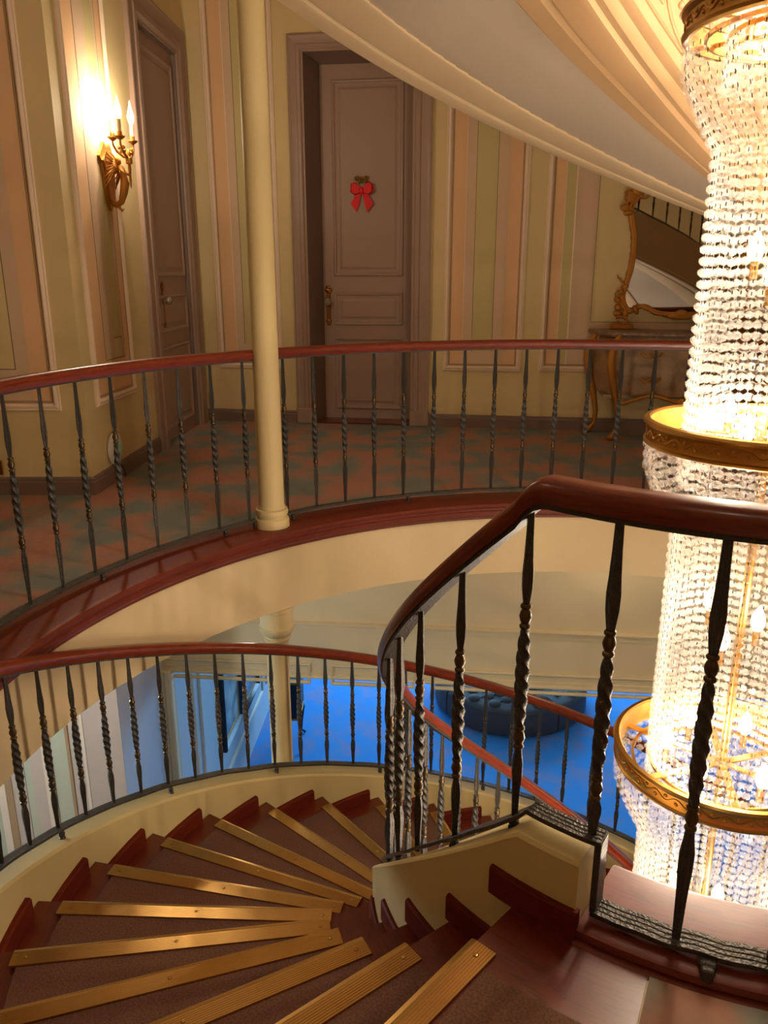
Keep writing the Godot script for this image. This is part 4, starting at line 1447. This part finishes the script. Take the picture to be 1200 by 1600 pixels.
		mb.box(Vector3(-0.47 * sg, -0.012, 0.02), Vector3(0.19, 0.042, 0.08), 0.008)
		obj("foot_scroll", mb, M.gilt, m)
	mb = MB.new()
	mb.blob(Vector3(0, 0.075, 0.012), Vector3(0.12, 0.032, 0.022), 12, 6)
	mb.blob(Vector3(0, 0.095, 0.02), Vector3(0.05, 0.03, 0.022), 10, 6)
	obj("bottom_ornament", mb, M.gilt, m)
	mb = MB.new()
	for k in 5:
		mb.blob(Vector3(0.05 * (k - 2), 1.31 - 0.014 * absf(k - 2.0) * 2.0, 0.012), Vector3(0.03, 0.09, 0.024), 8, 6, Basis(Vector3(0, 0, 1), -0.28 * (k - 2)))
	obj("crest", mb, M.gilt, m)
	mb = MB.new()
	var poly := PackedVector2Array()
	for p in loop:
		poly.append(Vector2(p.x, p.y))
	mb.sweep([[Vector3(0, 0, -0.014), Vector3.RIGHT, Vector3.UP], [Vector3(0, 0, -0.004), Vector3.RIGHT, Vector3.UP]], poly)
	obj("glass", mb, M.mirror, m)

# ------------------------------------------------------------------ small things
func build_small_things() -> void:
	# bow on the door
	var wf := wall_frame(-1.63, -7.25, 0.2, -6.9755)
	var b := thing("gift_bow", "red ribbon bow with a gold tinsel top hanging on the facing brown door", "bow", wf * Transform3D(Basis(), Vector3(1.425, 1.955, -0.225)).scaled_local(Vector3(0.95, 1.2, 1.0)))
	for sg in [-1.0, 1.0]:
		var mb := MB.new()
		var pts := [Vector2(0.0, 0.02), Vector2(0.06, 0.065), Vector2(0.10, 0.055), Vector2(0.105, 0.0), Vector2(0.07, -0.02), Vector2(0.0, -0.005)]
		var pr := PackedVector2Array()
		for p in pts:
			pr.append(Vector2(p.x * sg, p.y))
		mb.sweep([[Vector3(0, 0, 0.0), Vector3(1, 0, 0.05), Vector3.UP], [Vector3(0, 0, 0.02), Vector3(1, 0, 0.12), Vector3.UP], [Vector3(0, 0.002, 0.032), Vector3(0.88, 0, 0.1), Vector3(0, 0.85, 0)]], pr, true, false, true, 40)
		obj("loop", mb, M.red, b)
		mb = MB.new()
		var tl := PackedVector2Array()
		for p in [Vector2(0.0, 0.01), Vector2(0.03, 0.015), Vector2(0.105, -0.075), Vector2(0.085, -0.10), Vector2(0.05, -0.135), Vector2(0.025, -0.08)]:
			tl.append(Vector2(p.x * sg, p.y))
		mb.sweep([[Vector3(0, 0, 0.0), Vector3(1, 0, 0.04), Vector3(0, 1, 0)], [Vector3(0, 0, 0.008), Vector3(1, 0, 0.1), Vector3(0, 1, 0)]], tl)
		obj("tail", mb, M.red, b)
	var mk := MB.new()
	mk.box(Vector3(0, 0.008, 0.03), Vector3(0.04, 0.045, 0.025), 0.009)
	obj("knot", mk, M.red, b)
	mk = MB.new()
	for k in 26:
		mk.blob(Vector3(rng.randf_range(-0.06, 0.06), rng.randf_range(0.055, 0.10), rng.randf_range(0.0, 0.03)), Vector3(0.012, 0.007, 0.007), 6, 4, Basis(Vector3(0, 0, 1), rng.randf_range(-1, 1)))
	obj("tinsel", mk, M.tinsel, b)
	# white disc on the wall
	wf = wall_frame(-1.77, -4.69, -1.63, -7.25)
	var w := thing("access_point", "white disc shaped network device with a green light ring, low on the sconce wall", "router", wf * Transform3D(Basis(), Vector3(0.34, 0.215, 0)))
	var mb := MB.new()
	var fr := []
	for i in 40:
		var t := TAU * i / 40
		fr.append([Vector3.ZERO, Vector3(cos(t), sin(t), 0), Vector3(0, 0, 1)])
	mb.sweep(fr, pv([0.085, 0.0, 0.105, 0.008, 0.108, 0.018, 0.10, 0.027, 0.06, 0.033, 0.0001, 0.034]), false, true, false, 50)
	obj("disc", mb, M.white, w)
	mb = MB.new()
	mb.sweep(fr, pv([0.036, 0.033, 0.036, 0.0365, 0.041, 0.0365, 0.041, 0.033]), true, true, false, 30)
	obj("light_ring", mb, M.green_led, w)
	mb = MB.new()
	mb.tube([Vector3(0.05, -0.09, 0.012), Vector3(0.07, -0.13, 0.02), Vector3(0.09, -0.17, 0.03), Vector3(0.08, -0.21, 0.035)], 0.004, 6)
	obj("cable", mb, M.black, w)
	# brass socket on the left wall
	var s := thing("wall_socket", "small brass socket plate low on the left wall at the picture edge", "socket", wall_frame(-4.4, -4.69, -1.77, -4.69) * Transform3D(Basis(), Vector3(2.05, 0.17, 0)))
	mb = MB.new()
	mb.box(Vector3(0, 0, 0.006), Vector3(0.09, 0.09, 0.012), 0.004)
	obj("plate", mb, M.brass_old, s)
	mb = MB.new()
	mb.lathe(pv([0.0, 0.0, 0.022, 0.0, 0.022, 0.006, 0.0, 0.006]), 16)
	var o := obj("outlet", mb, M.black, s)
	o.rotation.x = PI / 2
	o.position.z = 0.010

# ------------------------------------------------------------------ lobby
func build_lobby_things() -> void:
	var yb := FLOOR_B
	var r := 1.02
	var so := thing("round_sofa", "round tufted grey velvet sofa standing on the blue lit lobby carpet", "sofa", Transform3D(Basis().scaled(Vector3(1, 0.86, 1)), Vector3(1.72, yb, -9.72)))
	for k in 4:
		var a := 90.0 * k + 62.0
		var mb := MB.new()
		var n := 16
		mb.sweep(arcf(a + 0.6, a + 89.4, n, level, Vector2.ZERO), pv([0.30, 0.04, r - 0.02, 0.04, r, 0.07, r, 0.36, r - 0.01, 0.385, r, 0.40, r - 0.015, 0.43, r - 0.06, 0.455, r - 0.2, 0.47, 0.45, 0.46, 0.30, 0.44]), true, false, true, 40)
		var seg := obj("seat_segment", mb, M.velvet, so)
		mb = MB.new()
		for j in 4:
			for i in 5:
				var rr := 0.50 + 0.13 * j
				var th := deg_to_rad(a + (i + (0.5 if j % 2 else 0.0) + 0.25) * 18.0)
				if i == 4 and j % 2:
					continue
				mb.blob(Vector3(cos(th) * rr, 0.462, sin(th) * rr), Vector3(0.078, 0.055, 0.078), 10, 6)
		obj("tufts", mb, M.velvet, seg)
		mb = MB.new()
		for j in 3:
			for i in 5:
				var rr := 0.565 + 0.13 * j
				var th := deg_to_rad(a + (i + (0.0 if j % 2 else 0.5)) * 18.0)
				mb.blob(Vector3(cos(th) * rr, 0.478, sin(th) * rr), Vector3(0.014, 0.010, 0.014), 8, 4)
		obj("buttons", mb, M.black, seg)
	var mb := MB.new()
	mb.lathe(pv([0.0, 0.02, 0.36, 0.02, 0.36, 0.46, 0.33, 0.75, 0.27, 0.92, 0.20, 0.96, 0.0, 0.97]), 32, Vector3.ZERO, 50)
	obj("backrest", mb, M.sofa_back, so)
	# pictures on the lobby wall
	var wf := wall_frame(-1.78, -5.82, -1.28, -13.4)
	for e in [[1.40, 2.14, -3.50, -2.30, "framed picture in a dark gilt frame, the nearer of two on the blue lobby wall"], [2.22, 2.96, -3.56, -2.36, "framed picture in a dark gilt frame, the farther of two on the blue lobby wall"]]:
		var p := thing("picture", e[4], "picture", wf * Transform3D(Basis(), Vector3(e[0], e[2], 0)), "pictures on the lobby wall")
		var w: float = e[1] - e[0]
		var h: float = e[3] - e[2]
		mb = MB.new()
		side_strip(mb, [0, w, 0, h], pv([0, 0, 0, 0.05, 0.015, 0.06, 0.03, 0.05, 0.05, 0.025, 0.06, 0.02, 0.06, 0]))
		obj("frame", mb, M.black, p)
		mb = MB.new()
		side_strip(mb, [0.06, w - 0.06, 0.06, h - 0.06], pv([0, 0, 0, 0.024, 0.015, 0.02, 0.02, 0]))
		obj("gilt_slip", mb, M.gilt, p)
		mb = MB.new()
		mb.box(Vector3(w / 2, h / 2, 0.008), Vector3(w - 0.14, h - 0.14, 0.012))
		obj("print", mb, M.picture, p)
	# console
	var c := thing("console_table", "small dark cabinet with gilt edges on cabriole legs, half hidden by the lower column", "cabinet", Transform3D(Basis().scaled(Vector3(0.66, 1, 1)), Vector3(-1.30, yb, -8.86)))
	mb = MB.new()
	mb.box(Vector3(0.22, 0.70, 0.22), Vector3(0.44, 0.5, 0.44), 0.02)
	obj("body", mb, M.black, c)
	mb = MB.new()
	for sx in [0.01, 0.43]:
		mb.box(Vector3(sx, 0.70, 0.435), Vector3(0.025, 0.5, 0.025), 0.008)
	mb.box(Vector3(0.435, 0.70, 0.01), Vector3(0.025, 0.5, 0.025), 0.008)
	for y in [0.46, 0.94]:
		mb.box(Vector3(0.22, y, 0.44), Vector3(0.44, 0.025, 0.025), 0.008)
		mb.box(Vector3(0.44, y, 0.22), Vector3(0.025, 0.025, 0.44), 0.008)
	obj("gilt_edge", mb, M.gilt, c)
	mb = MB.new()
	mb.box(Vector3(0.22, 0.965, 0.22), Vector3(0.5, 0.03, 0.5), 0.01)
	obj("top", mb, M.black, c)
	for sx in [0, 1]:
		for sz in [0, 1]:
			mb = MB.new()
			var x := 0.41 if sx else 0.03
			var z := 0.41 if sz else 0.03
			var ox := 0.04 if sx else -0.04
			var oz := 0.04 if sz else -0.04
			mb.tube([Vector3(x, 0.47, z), Vector3(x + ox * 0.6, 0.39, z + oz * 0.6), Vector3(x, 0.22, z), Vector3(x - ox * 0.3, 0.08, z - oz * 0.3), Vector3(x + ox, 0.015, z + oz)], [0.032, 0.03, 0.018, 0.013, 0.02], 8)
			obj("leg", mb, M.black, c)
